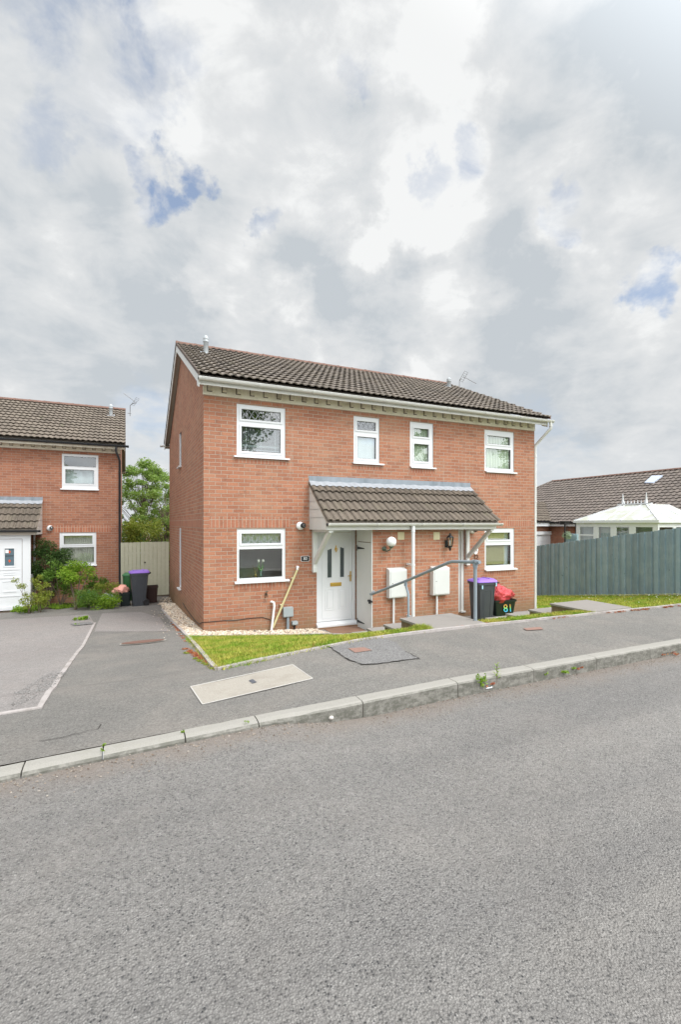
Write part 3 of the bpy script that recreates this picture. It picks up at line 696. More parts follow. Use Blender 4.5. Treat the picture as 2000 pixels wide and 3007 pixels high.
def window(parent, X0, X1, Z0, Z1, Y, panes, sill, m=M_UPVC, opener=None, glass=None):
    """white frame in plane Y with rectangular panes; frame front face at Y"""
    mb = MB(); glass = glass or M_GLASS
    xs = sorted(set([X0, X1]+[p[0] for p in panes]+[p[1] for p in panes])); zs = sorted(set([Z0, Z1]+[p[2] for p in panes]+[p[3] for p in panes]))
    hl = [(p[0], p[1], p[2], p[3]) for p in panes]
    wall_holes(mb, X0, X1, Z0, Z1, Y, hl, .028)
    # casement steps: raised rim round each opening casement
    for i, p in enumerate(panes):
        if opener is None or i in opener:
            r = .042; a, b, c, d = p[0]-r, p[1]+r, p[2]-r, p[3]+r
            for (q0, q1, q2, q3) in ((a, b, d-r+.006, d), (a, b, c, c+r-.006), (a, a+r-.006, c+r-.006, d-r+.006), (b-r+.006, b, c+r-.006, d-r+.006)):
                mb.box(q0, q1, Y-.014, Y-.001, q2, q3)
        else:
            r = .014; a, b, c, d = p[0]-r, p[1]+r, p[2]-r, p[3]+r
            for (q0, q1, q2, q3) in ((a, b, d-r, d), (a, b, c, c+r), (a, a+r, c+r, d-r), (b-r, b, c+r, d-r)):
                mb.box(q0, q1, Y-.006, Y-.001, q2, q3)
    # outer edge return
    mb.box(X0-.002, X0+.012, Y-.006, Y+.05, Z0, Z1); mb.box(X1-.012, X1+.002, Y-.006, Y+.05, Z0, Z1); mb.box(X0+.012, X1-.012, Y-.006, Y+.05, Z1-.012, Z1+.002)
    f = mb.build('window', m, parent)
    for p in panes:
        g_ = MB(); g_.box(p[0]-.004, p[1]+.004, Y+.022, Y+.027, p[2]-.004, p[3]+.004); g_.build('pane', glass, f)
        gs = MB(); t_ = .007
        for (q0, q1, q2, q3) in ((p[0], p[1], p[3]-t_, p[3]), (p[0], p[1], p[2], p[2]+t_), (p[0], p[0]+t_, p[2]+t_, p[3]-t_), (p[1]-t_, p[1], p[2]+t_, p[3]-t_)): gs.box(q0, q1, Y+.014, Y+.020, q2, q3)
        gs.build('gasket', M_BLACK, f)
    if sill:
        s_ = MB(); s_.prism([(sill[0], Y+.0, Z0+.004), (sill[0], Y-.075, Z0-.012), (sill[0], Y-.08, Z0-.016), (sill[0], Y-.08, Z0-.042), (sill[0], Y-.07, Z0-.042), (sill[0], Y+.0, Z0-.018)], (sill[1]-sill[0], 0, 0))
        s_.build('sill', m, f)
    return f
def leads(f, p, Y, n, m=None):
    """diamond came lattice on a pane"""
    mb = MB(); W_ = p[1]-p[0]; H_ = p[3]-p[2]; st = W_/n
    k = -2
    slope = H_/(st*1.0)
    def clipseg(x, sg):
        pts = []
        for i in range(0, 9):
            z = H_*i/8; xx = x+sg*z/slope
            if 0 <= xx <= W_: pts.append((p[0]+xx, Y+.02, p[2]+z))
        return pts
    for i in range(-3, n+4):
        for sg in (1, -1):
            q = clipseg(i*st, sg)
            if len(q) > 1: mb.beam(q[0], q[-1], .010, .004, (0,1,0))
    return mb.build('lead_lattice', m or M_LEADCAME, f)
def slats(f, p, Y, n, m=M_BLIND, ang=25, zt=None, depth=.022):
    mb = MB(); H_ = p[3]-p[2]
    for i in range(n):
        z = p[2]+H_*(i+.5)/n; c, s_ = math.cos(R(ang)), math.sin(R(ang)); d = depth/2
        mb.face([(p[0], Y-d*c, z-d*s_), (p[1], Y-d*c, z-d*s_), (p[1], Y+d*c, z+d*s_), (p[0], Y+d*c, z+d*s_)])
    for t_ in (.12, .5, .88):
        x = p[0]+(p[1]-p[0])*t_; mb.box(x-.002, x+.002, Y-.012, Y-.010, p[2], p[3])
    return mb.build('blind', m, f)
def curtain(f, x0, x1, z0, z1, Y, m=M_CURTAIN, folds=9, amp=.03, name='curtain'):
    mb = MB(); n = folds*10; rows = [[], []]
    for i in range(n+1):
        x = x0+(x1-x0)*i/n; y = Y+amp*math.sin(2*math.pi*folds*i/n+math.sin(i*.13)*.8)
        rows[0].append((x, y, z0)); rows[1].append((x, y, z1))
    mb.grid(rows, True); return mb.build(name, m, f)

# ---------------------------------------------------------------- the house (used twice)
DENT_Z0, DENT_Z1, EAVE_Z = 4.49, 4.685, 4.62
W_, D_ = 8.59, 7.68
RZ = 6.76; RY = D_/2
def house_shell(root, ox, oy, oz, holes, sholes, m_brick, m_bv, m_tile, m_gut, m_fas, zb=-1.0, right_verge=True, bands=((.11,1.75),(6.85,8.48))):
    X = lambda x: x+ox
    wl = MB()
    wall_holes(wl, 0, W_, zb, EAVE_Z+.05, 0, holes)
    # left gable (X=0) and right gable (X=W)
    wall_holes(wl, 0, D_, zb, DENT_Z0, 0, sholes, .08, 'X', 1)
    wl.face([(0,0,DENT_Z0),(0,0,EAVE_Z+.05),(0,RY,RZ-.12),(0,D_,EAVE_Z+.05),(0,D_,DENT_Z0)])
    wl.face([(W_,0,zb),(W_,D_,zb),(W_,D_,EAVE_Z+.05),(W_,RY,RZ-.12),(W_,0,EAVE_Z+.05)])
    wl.face([(0,D_,zb),(0,D_,EAVE_Z+.05),(W_,D_,EAVE_Z+.05),(W_,D_,zb)])
    wl.build('wall', m_brick, root)
    bd = MB()
    z1 = 2.155; z0 = z1-.218
    for a, b in bands: MB().box(a, b, -.003, .02, z0, z1).build('brick_band', m_bv, root)
    MB().box(-.003, .02, .11, D_-.1, z0, z1).build('brick_band', m_bv, root)
    # dentil course
    dc = MB(); dc.box(.0, W_, -.022, .0, DENT_Z0, DENT_Z1); dc.box(-.012, .0, -.022, .02, DENT_Z0, DENT_Z1-.03); dsh = MB(); dsh.box(.05, W_-.05, -.0238, -.0222, DENT_Z1-.012, DENT_Z1-.002)
    n = 31; dcb = MB(); dcb.box(.05, W_-.05, -.0262, -.0242, DENT_Z1-.012, DENT_Z1-.002)
    for i in range(n):
        x = .114+i*.2755
        if x+.05 > W_: break
        dcb.box(x-.036, x+.040, -.085, -.0262, DENT_Z0+.078, DENT_Z1-.004); dsh.box(x-.052, x+.046, -.0242, -.0222, DENT_Z0+.062, DENT_Z1-.004)  # dark plates left of and below each block paint its cast shadow
    dco = dc.build('dentil_course', M_DENT, root); dcb.build('dentil_blocks', M_DENTB, dco); dsh.build('dentil_shadows', mat('dentil_shadow_dark', (.10,.08,.065), .9), dco)
    # soffit + fascia boxes
    ov = .12
    sf = MB(); sf.box(-ov+.02, W_+ov-.02, -.30, -.002, DENT_Z1+.002, DENT_Z1+.012); sf.box(-ov+.02, W_+ov-.02, D_+.002, D_+.30, EAVE_Z, EAVE_Z+.012)
    rise = (RZ-4.76)/(RY+.40); 
    def rz_(y): return RZ-abs(y-RY)*rise
    for xa, xb in ((-ov+.01, -.001), (W_+.001, W_+ov-.01)):
        sf.face([(xa,-.3,rz_(-.3)-.13),(xb,-.3,rz_(-.3)-.13),(xb,RY,RZ-.13),(xa,RY,RZ-.13)]); sf.face([(xa,D_+.3,rz_(-.3)-.13),(xb,D_+.3,rz_(-.3)-.13),(xb,RY,RZ-.13),(xa,RY,RZ-.13)])
    sf.build('soffit', M_SOFFIT, root)
    MB().box(-ov, W_+ov, -.318, -.30, EAVE_Z-.03, EAVE_Z+.115).build('fascia', m_fas, root); MB().box(-ov, W_+ov, D_+.30, D_+.318, EAVE_Z-.03, EAVE_Z+.115).build('fascia', m_fas, root)
    for xs_ in (-ov-.018, W_+ov):
        bw = .018; bb = MB()
        # board as a sloping prism, boxed at both feet
        fr = [(xs_,-.318,EAVE_Z-.075),(xs_,-.318,rz_(-.318)-.015),(xs_,RY,RZ-.02),(xs_,RY,RZ-.20),(xs_,-.10,rz_(-.10)-.20),(xs_,-.14,EAVE_Z-.01)]
        bb.prism(fr, (bw,0,0)); bb.prism([(p[0], 2*RY-p[1], p[2]) for p in fr][::-1], (bw,0,0))
        bb.build('bargeboard', M_PAINT if m_fas is M_UPVC2 else m_fas, root)
    # roof
    e0 = Vector((-ov-.03, -.40, rz_(-.40)+.0)); sd_ = Vector((0, RY+.40, RZ-(rz_(-.40)))); SL = sd_.length
    rf = tile_roof('roof', e0, (1,0,0), W_+2*ov+.06, sd_, SL-.06, m_tile, root)
    bk = MB(); bk.face([(-ov-.03, RY, RZ), (W_+ov+.03, RY, RZ), (W_+ov+.03, D_+.4, rz_(-.4)), (-ov-.03, D_+.4, rz_(-.4))])
    bk.face([(-ov-.02, RY, RZ-.03), (W_+ov+.02, RY, RZ-.03), (W_+ov+.02, -.38, rz_(-.38)-.025), (-ov-.02, -.38, rz_(-.38)-.025)])
    bk.build('roof_underlay', m_tile, rf)
    # verge edges, slightly stepped tile ends
    nn = 14
    for xs_ in (-ov-.035, W_+ov+.005):
        vg = MB()
        for k in range(nn):
            a = e0+sd_*(k/nn); b = e0+sd_*((k+1)/nn)
            for sg in (0, 1):
                pa = Vector((xs_, a.y if not sg else 2*RY-a.y, a.z)); pb = Vector((xs_, b.y if not sg else 2*RY-b.y, b.z))
                vg.prism([pa+Vector((0,0,-.02)), pa+Vector((0,0,.052)), pb+Vector((0,0,.028)), pb+Vector((0,0,-.02))], (.03,0,0))
        vg.build('verge', M_RIDGE if right_verge and xs_ > 0 else M_VERGE, rf)
    ridge('ridge_tiles', (-ov-.03, RY, RZ+.02), (W_+ov+.03, RY, RZ+.02), M_RIDGE, rf)
    half_gutter('gutter', (-ov-.02, -.385, EAVE_Z+.085), (W_+ov+.12, -.385, EAVE_Z+.085), m_gut, root)
    half_gutter('gutter', (W_+ov+.12, D_+.385, EAVE_Z+.085), (-ov-.14, D_+.385, EAVE_Z+.085), m_gut, root)
    return rz_

def canopy(root, x0, x1, zf=1.895, zt=2.97, yf=-.92, m_gut=M_UPVC2, brackets=True, m_fas=M_UPVC2, tile=M_TILEP):
    # tiled lean-to over both doors
    e0 = Vector((x0-.03, yf-.10, zf+.155)); top = Vector((x0-.03, -.02, zt-.11)); sd_ = top-e0
    rf = tile_roof('porch_canopy', e0, (1,0,0), x1-x0+.06, sd_, sd_.length, tile, root, gauge=sd_.length/4, amp=.026, samp=12, lift=.048)
    un = MB(); un.prism([(x0-.02, yf-.08, zf+.14), (x0-.02, -.0, zt-.14), (x0-.02, -.0, zt-.17), (x0-.02, yf-.05, zf+.12)], (x1-x0+.04,0,0)); un.build('canopy_boarding', M_SOFFIT, rf)
    # cheeks
    for xa in (x0-.018, x1):
        ck = MB()
        ck.prism([(xa, -.001, zf-.0), (xa, yf-.0, zf-.0), (xa, yf-.0, zf+.15), (xa, -.001, zt-.16)], (.018,0,0))
        for kk in range(4):
            z = zf+.24+kk*.17; y = max(yf, -.001-(zt-.16-z)/((zt-.16-zf-.15)/(-yf)))
            xx = xa-.0015 if xa < x1 else xa+.0195
            ck.box(xx, xx+.0, y+.02, -.002, z, z+.006)
        ck.build('cheek', M_PAINT, rf)
    fa = MB(); fa.box(x0, x1, yf-.02, yf-.001, zf-.002, zf+.135); fa.box(x0+.02, x1-.02, yf, -.001, zf+.0, zf+.010); fa.build('fascia', m_fas, rf)
    half_gutter('gutter', (x0-.02, yf-.085, zf+.125), (x1+.10, yf-.085, zf+.125), m_gut, rf, .05, 4)
    # lead flashing: upstand and dressed apron
    fl = MB(); n = 120; rows = [[], []]; r2 = [[], []]
    nrm = Vector((0, -(sd_.z), sd_.y)).normalized(); 
    if nrm.z < 0: nrm = -nrm
    for i in range(n+1):
        x = x0-.03+(x1-x0+.06)*i/n; wv = .006*math.sin(i*.7)+random.uniform(-.003, .003)
        rows[0].append((x, -.012-abs(wv), zt-.055+wv)); rows[1].append((x, -.006, zt+.055-.0*wv))
        sdn = sd_.normalized(); f_ = ((x-(x0-.03))/.15) % 1; pr = .024*(math.sin(math.pi*f_/.66)**.55 if 0 < f_ < .66 else 0)
        b = e0+sd_-sdn*.13; b = Vector((x, b.y, b.z))+nrm*(.034+pr+abs(wv)*.4)
        r2[0].append(tuple(b)); r2[1].append((x, -.012-abs(wv), zt-.055+wv))
    fl.grid(rows, True); fl.build('flashing', M_LEAD, rf)
    fl2 = MB(); fl2.grid(r2, True); fl2.build('flashing', M_LEADL, rf)
    if brackets:
        for xb, sg in ((x0+.09, 1), (x1-.09, -1)):
            br = MB(); br.box(xb-.045, xb+.045, -.07, -.001, zf-.86, zf-.001); br.box(xb-.05, xb+.05, -.085, -.001, zf-.90, zf-.80)
            br.beam((xb, -.05, zf-.70), (xb, yf+.08, zf-.03), .075, .075, (1,0,0))
            br.box(xb-.045, xb+.045, yf+.01, -.07, zf-.05, zf-.002)
            br.build('bracket', M_PAINT, rf)
    return rf

H = thing('semi_detached_house', (0,0,0), 'large red brick semi detached pair of houses in the centre with a shared tiled porch', 'house')
def FP(x, y, Y=0): p = on_y(x, y, Y); return p.x, p.z
def rect(pxl, pt, pb, pxr, Y=0):
    x0, z1 = FP(pxl, pt, Y); _, z0 = FP(pxl, pb, Y); x1, _ = FP(pxr, pt, Y); return (x0, x1, z0, z1)
WD = {   # outer frame (left px, top y, bottom y, right px), panes, sill px range
 'w1': ((694.5,1184.3,1336.8,838), [(709.8,1200.2,1228.9,824),(709.8,1251.3,1323.6,824)], (685.7,848.8)),
 'w2': ((1038.6,1220.6,1356.6,1114.8), [(1049.8,1235.5,1260.7,1104.2),(1050.5,1281.5,1345,1105.0)], (1035,1126.4)),
 'w3': ((1204.4,1237.2,1369,1273.2), [(1217.3,1256.6,1280.3,1260),(1217.8,1302.7,1353.3,1260)], (1205,1278.7)),
 'w4': ((1423.7,1260.7,1382,1510.5), [(1433.8,1278.2,1301.6,1499.6),(1429,1315,1373,1501.8)], (1426,1516)),
 'l1': ((695.3,1552.3,1708,838.3), [(709.8,1567.8,1596.4,824.5),(702.2,1613.6,1699.4,829.3)], (688,848.6)),
 'l4': ((1424.2,1551.5,1672,1511.6), [(1434.7,1564.9,1585.5,1499.4),(1429.3,1601.6,1660.9,1502)], (1424,1516.4)),
}
REC = .022
WR = {}
for k, (o_, ps, sl_) in WD.items():
    r = rect(*o_); WR[k] = (r, [rect(*q) for q in ps], (FP(sl_[0], o_[2])[0], FP(sl_[1], o_[2])[0]))
DO = rect(929.8, 1545, 1843, 1044.3)      # door 80 frame
DO = (DO[0], DO[1], DO[2], 1.90)
D81 = (5.42, 6.24, DO[2]+.02, 1.90)
holes = [WR[k][0] for k in WR]+[DO, D81]
shol = [(3.95,4.45,3.56,4.62), (4.0,4.42,.26,1.90)]
house_shell(H, 0, 0, 0, holes, shol, M_BRICK, M_BRICKV, M_TILE, M_UPVC2, M_UPVC2)
wins = {}
for k, (r, ps, sl_) in WR.items():
    wins[k] = window(H, r[0], r[1], r[2], r[3], REC, ps, sl_, opener=[0] if k in ('l1','l4','w4') else [0,1] if k in ('w1','w2','w3') else None)
for k, (r, ps, sl_) in WR.items():
    MB().box(r[0]-.03, r[1]+.03, -.003, .01, r[2]-.15, r[2]-.045).build('brick_sill_course', M_BRICKV, H)
for k in ('w1', 'w2', 'l1'): leads(wins[k], WR[k][1][0], REC, 6 if k != 'w2' else 4)
p = WR['w1'][1][1]; slats(wins['w1'], (p[0],p[1],p[2],p[3]), REC+.05, 26, ang=20)
rr = MB(); rr.box(p[0], p[1], REC+.10, REC+.11, p[2]+(p[3]-p[2])*.22, p[2]+(p[3]-p[2])*.30); rr.build('blind_rail', M_BLIND, wins['w1'])
p = WR['w2'][1][1]; slats(wins['w2'], p, REC+.06, 34, ang=72, depth=.024)
for k in ('w3', 'w4'):
    r = WR[k][0]; curtain(wins[k], r[0]+.02, r[1]-(.10 if k == 'w4' else .04), r[2]+.02, r[3]-.04, REC+.085, folds=9)
p = WR['l4'][1][1]; q = WR['l4'][1][0]
bl_ = MB()
for i in range(46):
    z = p[2]+.02+i*(q[3]-p[2])/46; bl_.box(p[0]-.02, p[1]-.16, REC+.045, REC+.053, z, z+.013)
bl_.build('bamboo_blind', M_BAMBOO, wins['l4'])
c_ = MB(); c_.box(p[1]-.14, p[1]+.0, REC+.1, REC+.11, p[2], q[3]); c_.build('curtain', M_BLIND, wins['l4'])
p = WR['l1'][1][0]; curtain(wins['l1'], p[0], p[1], p[2]-.02, p[3]+.02, REC+.14, M_BLIND, 9, .012)
MB().box(.35, 2.4, 1.1, 1.15, -.1, 2.1).build('room_wall', M_INT, H)
# side windows
for (y0, y1, z0, z1) in shol:
    mb = MB(); mb.box(.02, .06, y0, y0+.05, z0, z1); mb.box(.02, .06, y1-.05, y1, z0, z1); mb.box(.02, .06, y0+.05, y1-.05, z0, z0+.05); mb.box(.02, .06, y0+.05, y1-.05, z1-.05, z1)
    mb.box(.004, .02, y1-.07, y1, z0, z1)
    f = mb.build('window', M_UPVC, H); g_ = MB(); g_.box(.035, .04, y0+.05, y1-.05, z0+.05, z1-.05); g_.build('pane', M_GLASS, f)
    s_ = MB(); s_.box(-.07, .03, y0-.03, y1+.03, z0-.03, z0-.002); s_.build('sill', M_UPVC, f)

# front door, number 80
def fxz(x, y): return FP(x, y, REC+.03)
def door80():
    x0, x1, z0, z1 = DO; Y = REC+.0
    mb = MB(); w_ = .075
    mb.box(x0, x0+w_, Y-.01, Y+.06, z0+.10, z1); mb.box(x1-w_, x1, Y-.01, Y+.06, z0+.10, z1); mb.box(x0+w_, x1-w_, Y-.01, Y+.06, z1-w_, z1)
    mb.prism([(x0-.01, Y+.05, z0+.10), (x0-.01, Y-.03, z0+.09), (x0-.01, Y-.10, z0+.045), (x0-.01, Y-.10, z0), (x0-.01, Y+.05, z0)], (x1-x0+.02,0,0))
    fr = mb.build('door_frame', M_UPVC, H); bevel(fr, .008)
    lf = MB(); a, b, c, d = x0+w_+.004, x1-w_-.004, z0+.106, z1-w_-.004
    gp = [fxz(960.3,1611)+fxz(973,1695.7), fxz(997.4,1605.6)+fxz(1009.6,1694)]
    gl = [(gp[0][0], gp[0][2], gp[0][3], gp[0][1]), (gp[1][0], gp[1][2], gp[1][3], gp[1][1])]
    wall_holes(lf, a, b, c, d, Y+.015, gl, .03)
    # moulded rims round glass and lower panels
    def rim(xa, xb, za, zb, w2=.02, pr=.010, peak=0):
        P0 = [(xa,za),(xb,za),(xb,zb+(peak if peak < 0 else 0)*0),(xa,zb)]
        for (q0,q1,q2,q3) in ((xa-w2,xb+w2,za-w2,za),(xa-w2,xb+w2,zb,zb+w2),(xa-w2,xa,za,zb),(xb,xb+w2,za,zb)): lf.box(q0,q1,Y+.015-pr,Y+.014,q2,q3)
    for q in gl: rim(q[0], q[1], q[2], q[3], .022)
    l1 = fxz(956.5,1731.6)+fxz(977.9,1788); l2 = fxz(994.7,1730)+fxz(1013.7,1784)
    for q in (l1, l2): rim(q[0], q[2], q[3], q[1], .016, .008); lf.box(q[0]+.03, q[2]-.03, Y+.004, Y+.014, q[3]+.03, q[1]-.03)
    # arched head moulding
    xm = (gl[0][1]+gl[1][0])/2; zt = gl[0][3]
    lf.beam((gl[0][0]-.05, Y+.010, zt+.02), (xm-.10, Y+.010, zt+.10), .012, .02, (0,1,0)); lf.beam((xm-.10, Y+.010, zt+.10), (xm+.10, Y+.010, zt+.10), .012, .02, (0,1,0)); lf.beam((xm+.10, Y+.010, zt+.10), (gl[1][1]+.05, Y+.010, zt+.02), .012, .02, (0,1,0))
    lf.box(a+.06, a+.068, Y+.008, Y+.014, c+.06, d-.06); lf.box(b-.068, b-.06, Y+.008, Y+.014, c+.06, d-.06); lf.box(a+.068, b-.068, Y+.008, Y+.014, d-.068, d-.06); lf.box(a+.068, b-.068, Y+.008, Y+.014, c+.06, c+.068)
    L = lf.build('door', M_UPVC, H)
    for i, q in enumerate(gl):
        pm = MB(); dz_ = .035; s0, s1 = (q[3]-dz_, q[3]) if i == 0 else (q[3], q[3]-dz_)
        pm.prism([(q[0], Y+.03, q[2]), (q[1], Y+.03, q[2]), (q[1], Y+.03, s1), (q[0], Y+.03, s0)], (0,.006,0)); pm.build('pane', mat('obscured_dark_glass', (.07,.085,.09), .12, .6), L)
        ft = MB(); ft.prism([(q[0], Y+.020, s0), (q[1], Y+.020, s1), (q[1], Y+.020, q[3]+.001), (q[0], Y+.020, q[3]+.001)] if s0 != s1 else [], (0,.004,0)); ft.build('pane_corner', M_UPVC, L)
    kx, kz = fxz(985.5,1611); k_ = MB(); k_.lathe([(0,.016),(.012,.014),(.024,.004),(.026,0)], (0,0,0), 12, Matrix.Translation((kx, Y+.012, kz)) @ Matrix.Rotation(R(90), 4, 'X'))
    k_.box(kx-.007, kx+.007, Y-.004, Y+.012, kz-.075, kz+.07); k_.tube([(kx-.028,Y-.006,kz+.01),(kx-.03,Y-.010,kz-.03),(kx,Y-.012,kz-.055),(kx+.03,Y-.010,kz-.03),(kx+.028,Y-.006,kz+.01)], .006, 6)
    k_.build('knocker', M_BRASS, L)
    lx0, lz1 = fxz(968.7,1711); lx1, lz0 = fxz(1001.5,1720); lp = MB(); lp.box(lx0, lx1, Y+.004, Y+.014, lz0, lz1); lp.box(lx0+.02, lx1-.02, Y-.002, Y+.004, lz0+.014, lz1-.014); bevel(lp.build('letter_plate', M_BRASS, L), .004)
    hx, hz = fxz(1026.7,1690); hd = MB(); hd.box(hx-.014, hx+.014, Y-.022, Y-.011, hz-.12, hz+.10); hd.tube([(hx,Y-.022,hz+.005),(hx,Y-.06,hz+.005),(hx-.02,Y-.065,hz+.005),(hx-.085,Y-.062,hz+.003)], .009, 8); hd.build('handle', M_BRASS, L)
door80()
# door 81, mostly hidden behind the store
mb = MB(); x0, x1, z0, z1 = D81; Y = REC
mb.box(x0, x0+.07, Y-.01, Y+.06, z0, z1); mb.box(x1-.085, x1, Y-.012, Y+.06, z0+.04, z1); mb.box(x0+.07, x1-.085, Y-.01, Y+.06, z1-.07, z1); mb.box(x0+.07, x1-.085, Y+.01, Y+.05, z0, z1-.07); mb.box(x1-.11, x1+.03, Y-.05, Y-.013, z0, z0+.04)
mb.build('door', M_UPVC2, H)

canopy(H, 2.18, 6.40)
# brick store between the two doors
YB = -.76; BX0, BX1 = 3.27, 5.455
sb = MB(); sb.face([(BX0,YB,-.6),(BX1,YB,-.6),(BX1,YB,1.90),(BX0,YB,1.90)]); sb.face([(BX1,YB,-.6),(BX1,0,-.6),(BX1,0,1.90),(BX1,YB,1.90)])
sb.face([(BX0,YB,-.6),(BX0,YB,1.90),(BX0,YB+.05,1.90),(BX0,YB+.05,-.6)]); sb.face([(BX0+.02,YB+.05,-.6),(BX0+.02,YB+.05,1.9),(BX0+.02,0,1.9),(BX0+.02,0,-.6)])
sb.build('porch_store_wall', M_BRICK, H)
# white boarded store door facing the front door
sd2 = MB(); za = -.30
sd2.box(BX0-.016, BX0+.014, YB+.055, -.075, za, 1.62); sd2.box(BX0-.010, BX0+.014, YB+.055, -.075, 1.632, 1.895)
st_ = sd2.build('store_door', M_PAINT, H)
fm = MB(); fm.box(BX0-.02, BX0+.012, YB+.008, YB+.052, za, 1.895); fm.box(BX0-.02, BX0+.012, -.072, -.052, za, 1.895); fm.build('store_door_frame', M_PAINT, H)
hg0 = MB(); hg0.box(BX0-.012,BX0+.01,-.05,-.012,za,1.89); hg0.build('store_door_gap', mat('brown_timber', (.20,.12,.08), .8), st_)
for zh in (on_x(1046, 1608, BX0).z, on_x(1050, 1822, BX0).z):
    hg = MB(); hg.prism([(BX0-.017,-.10,zh-.03),(BX0-.017,-.10,zh+.03),(BX0-.017,-.42,zh+.008),(BX0-.017,-.42,zh-.008)], (-.005,0,0)); hg.box(BX0-.024,BX0-.017,-.10,-.075,zh-.06,zh+.06); hg.build('hinge', M_BLACK, st_)
lt = MB(); zl = on_x(1090, 1765, BX0).z; lt.box(BX0-.04, BX0-.017, -.78, -.60, zl-.02, zl+.02); lt.box(BX0-.05, BX0-.02, -.70, -.66, zl-.05, zl+.03); lt.build('latch', M_BLACK, st_)
# air bricks
for (a, b, c, d) in ((1168,1562.7,1585,1187), (1273,1562.7,1585,1291)):
    x0, x1, z0, z1 = rect(a, b, c, d, YB); v_ = MB(); v_.box(x0, x1, YB-.012, YB-.001, z0, z1)
    for i in range(6): zz = z0+.02+i*(z1-z0-.04)/6; v_.box(x0+.015, x1-.015, YB-.018, YB-.0125, zz+.004, zz+.014)
    v_.build('air_vent', M_CREAM, H)
# downpipes
def pipe(pts, r, m, name='downpipe', parent=H, clips=()):
    mb = MB(); mb.tube(pts, r, 12)
    for c in clips: c = Vector(c); mb.tube([c-Vector((0,0,.018)), c+Vector((0,0,.018))], r+.007, 12)
    return mb.build(name, m, parent)
xd = 4.10; pipe([(xd, -.99, 1.99), (xd, -.99, -.5)], .038, M_UPVC, clips=[(xd,-.99,1.16),(xd,-.99,.06),(xd,-.99,1.86)])
MB().box(xd-.02,xd+.02,-.96,YB-.001,1.14,1.18).build('pipe_bracket', M_UPVC, H); MB().box(xd-.02,xd+.02,-.96,YB-.001,.04,.08).build('pipe_bracket', M_UPVC, H)
xr = W_+.035; pipe([(W_+.17,-.385,4.66),(W_+.17,-.385,4.50),(W_+.15,-.36,4.47),(xr+.0,.0,4.10),(xr,.005,4.05),(xr,.005,-.6)], .036, M_UPVC2, clips=[(W_+.17,-.385,4.56),(xr,.005,3.8),(xr,.005,1.0),(xr,.005,2.6)])
# step under front door
stp = MB(); stp.box(2.28, 3.26, -.10, -.001, -.45, DO[2]-.002); stp.build('door_step', M_BRICKN, H)
MB().box(2.45, 3.2, -.62, -.14, gz(2.8,-.4)+.014, gz(2.8,-.4)+.03).build('doormat', weathered('brown_mat', (.26,.15,.10), .2, .95, 40)); tag(bpy.data.objects['doormat'], 'brown doormat on the ground in front of door 80', 'doormat')
# flues on the roof
def roof_pt(px, py, oy=0, oz=0):   # hit front slope plane
    rise = (RZ-4.76)/(RY+.40); d = ray(px, py)
    # z = RZ+oz - (RY+oy - y)*rise
    t = (RZ+oz-(RY+oy)*rise - CZ + CY*rise)/(d.z-d.y*rise); return CAM+d*t
def flue(p, h, r, parent, m=M_STEEL):
    f = MB(); f.lathe([(r*1.05,-.1),(r*1.05,h*.62),(r*1.25,h*.63),(r*1.25,h*.68),(r*1.12,h*.69),(r*1.12,h*.78),(r*1.22,h*.79),(r*1.15,h*.84),(r*.95,h*.93),(r*.55,h),(0,h)], p, 16)
    o = f.build('flue', m, parent)
    b = MB(); b.prism([p+Vector((-.13,-.10,-.04)), p+Vector((.13,-.10,-.04)), p+Vector((.13,.10,.055)), p+Vector((-.13,.10,.055))], (0,0,.012)); b.build('flashing', M_LEADL, o)
    return o
flue(roof_pt(604,1041)+Vector((0,0,.03)), .43, .055, H)
flue(roof_pt(1319,1140)+Vector((0,0,.03)), .30, .06, H)

# ---------------------------------------------------------------- things on the wall of the house
# meter boxes
def meter_box(rc, label, first=False):
    x0, x1, z0, z1 = rect(*rc, YB-.13)
    t = thing('meter_box', ((x0+x1)/2, YB, z0), label, 'meter box', 'white meter boxes on the brick store')
    b = MB(); w2 = (x1-x0)/2; h = z1-z0
    b.prism([(-w2,-.001,0),(-w2,-.11,0),(-w2,-.125,.015),(-w2,-.125,h-.02),(-w2,-.11,h),(-w2,-.001,h+.03)], (2*w2,0,0)); b.build('box', M_WHITEM, t)
    d_ = MB(); d_.box(-w2+.03, w2-.02, -.133, -.1255, .03, h-.035); d_.build('door', M_WHITEM, t)
    k = MB(); k.lathe([(.009,0),(.009,.004),(0,.005)], (0,0,0), 10, Matrix.Translation((-w2+.075, -.133, h*.52)) @ Matrix.Rotation(R(90), 4, 'X')); k.build('lock', M_BLACK, d_.o if hasattr(d_, 'o') else t)
    pp = MB(); pp.tube([(-w2*.35,-.06,.0),(-w2*.35,-.05,-1.2)], .022, 10); pp.build('conduit', M_UPVC, t)
meter_box((1144.5,1674,1758,1196), 'white meter box left of the porch downpipe, behind the handrail')
meter_box((1273.5,1669,1749.7,1321.5), 'white meter box between the porch downpipe and the black lantern')
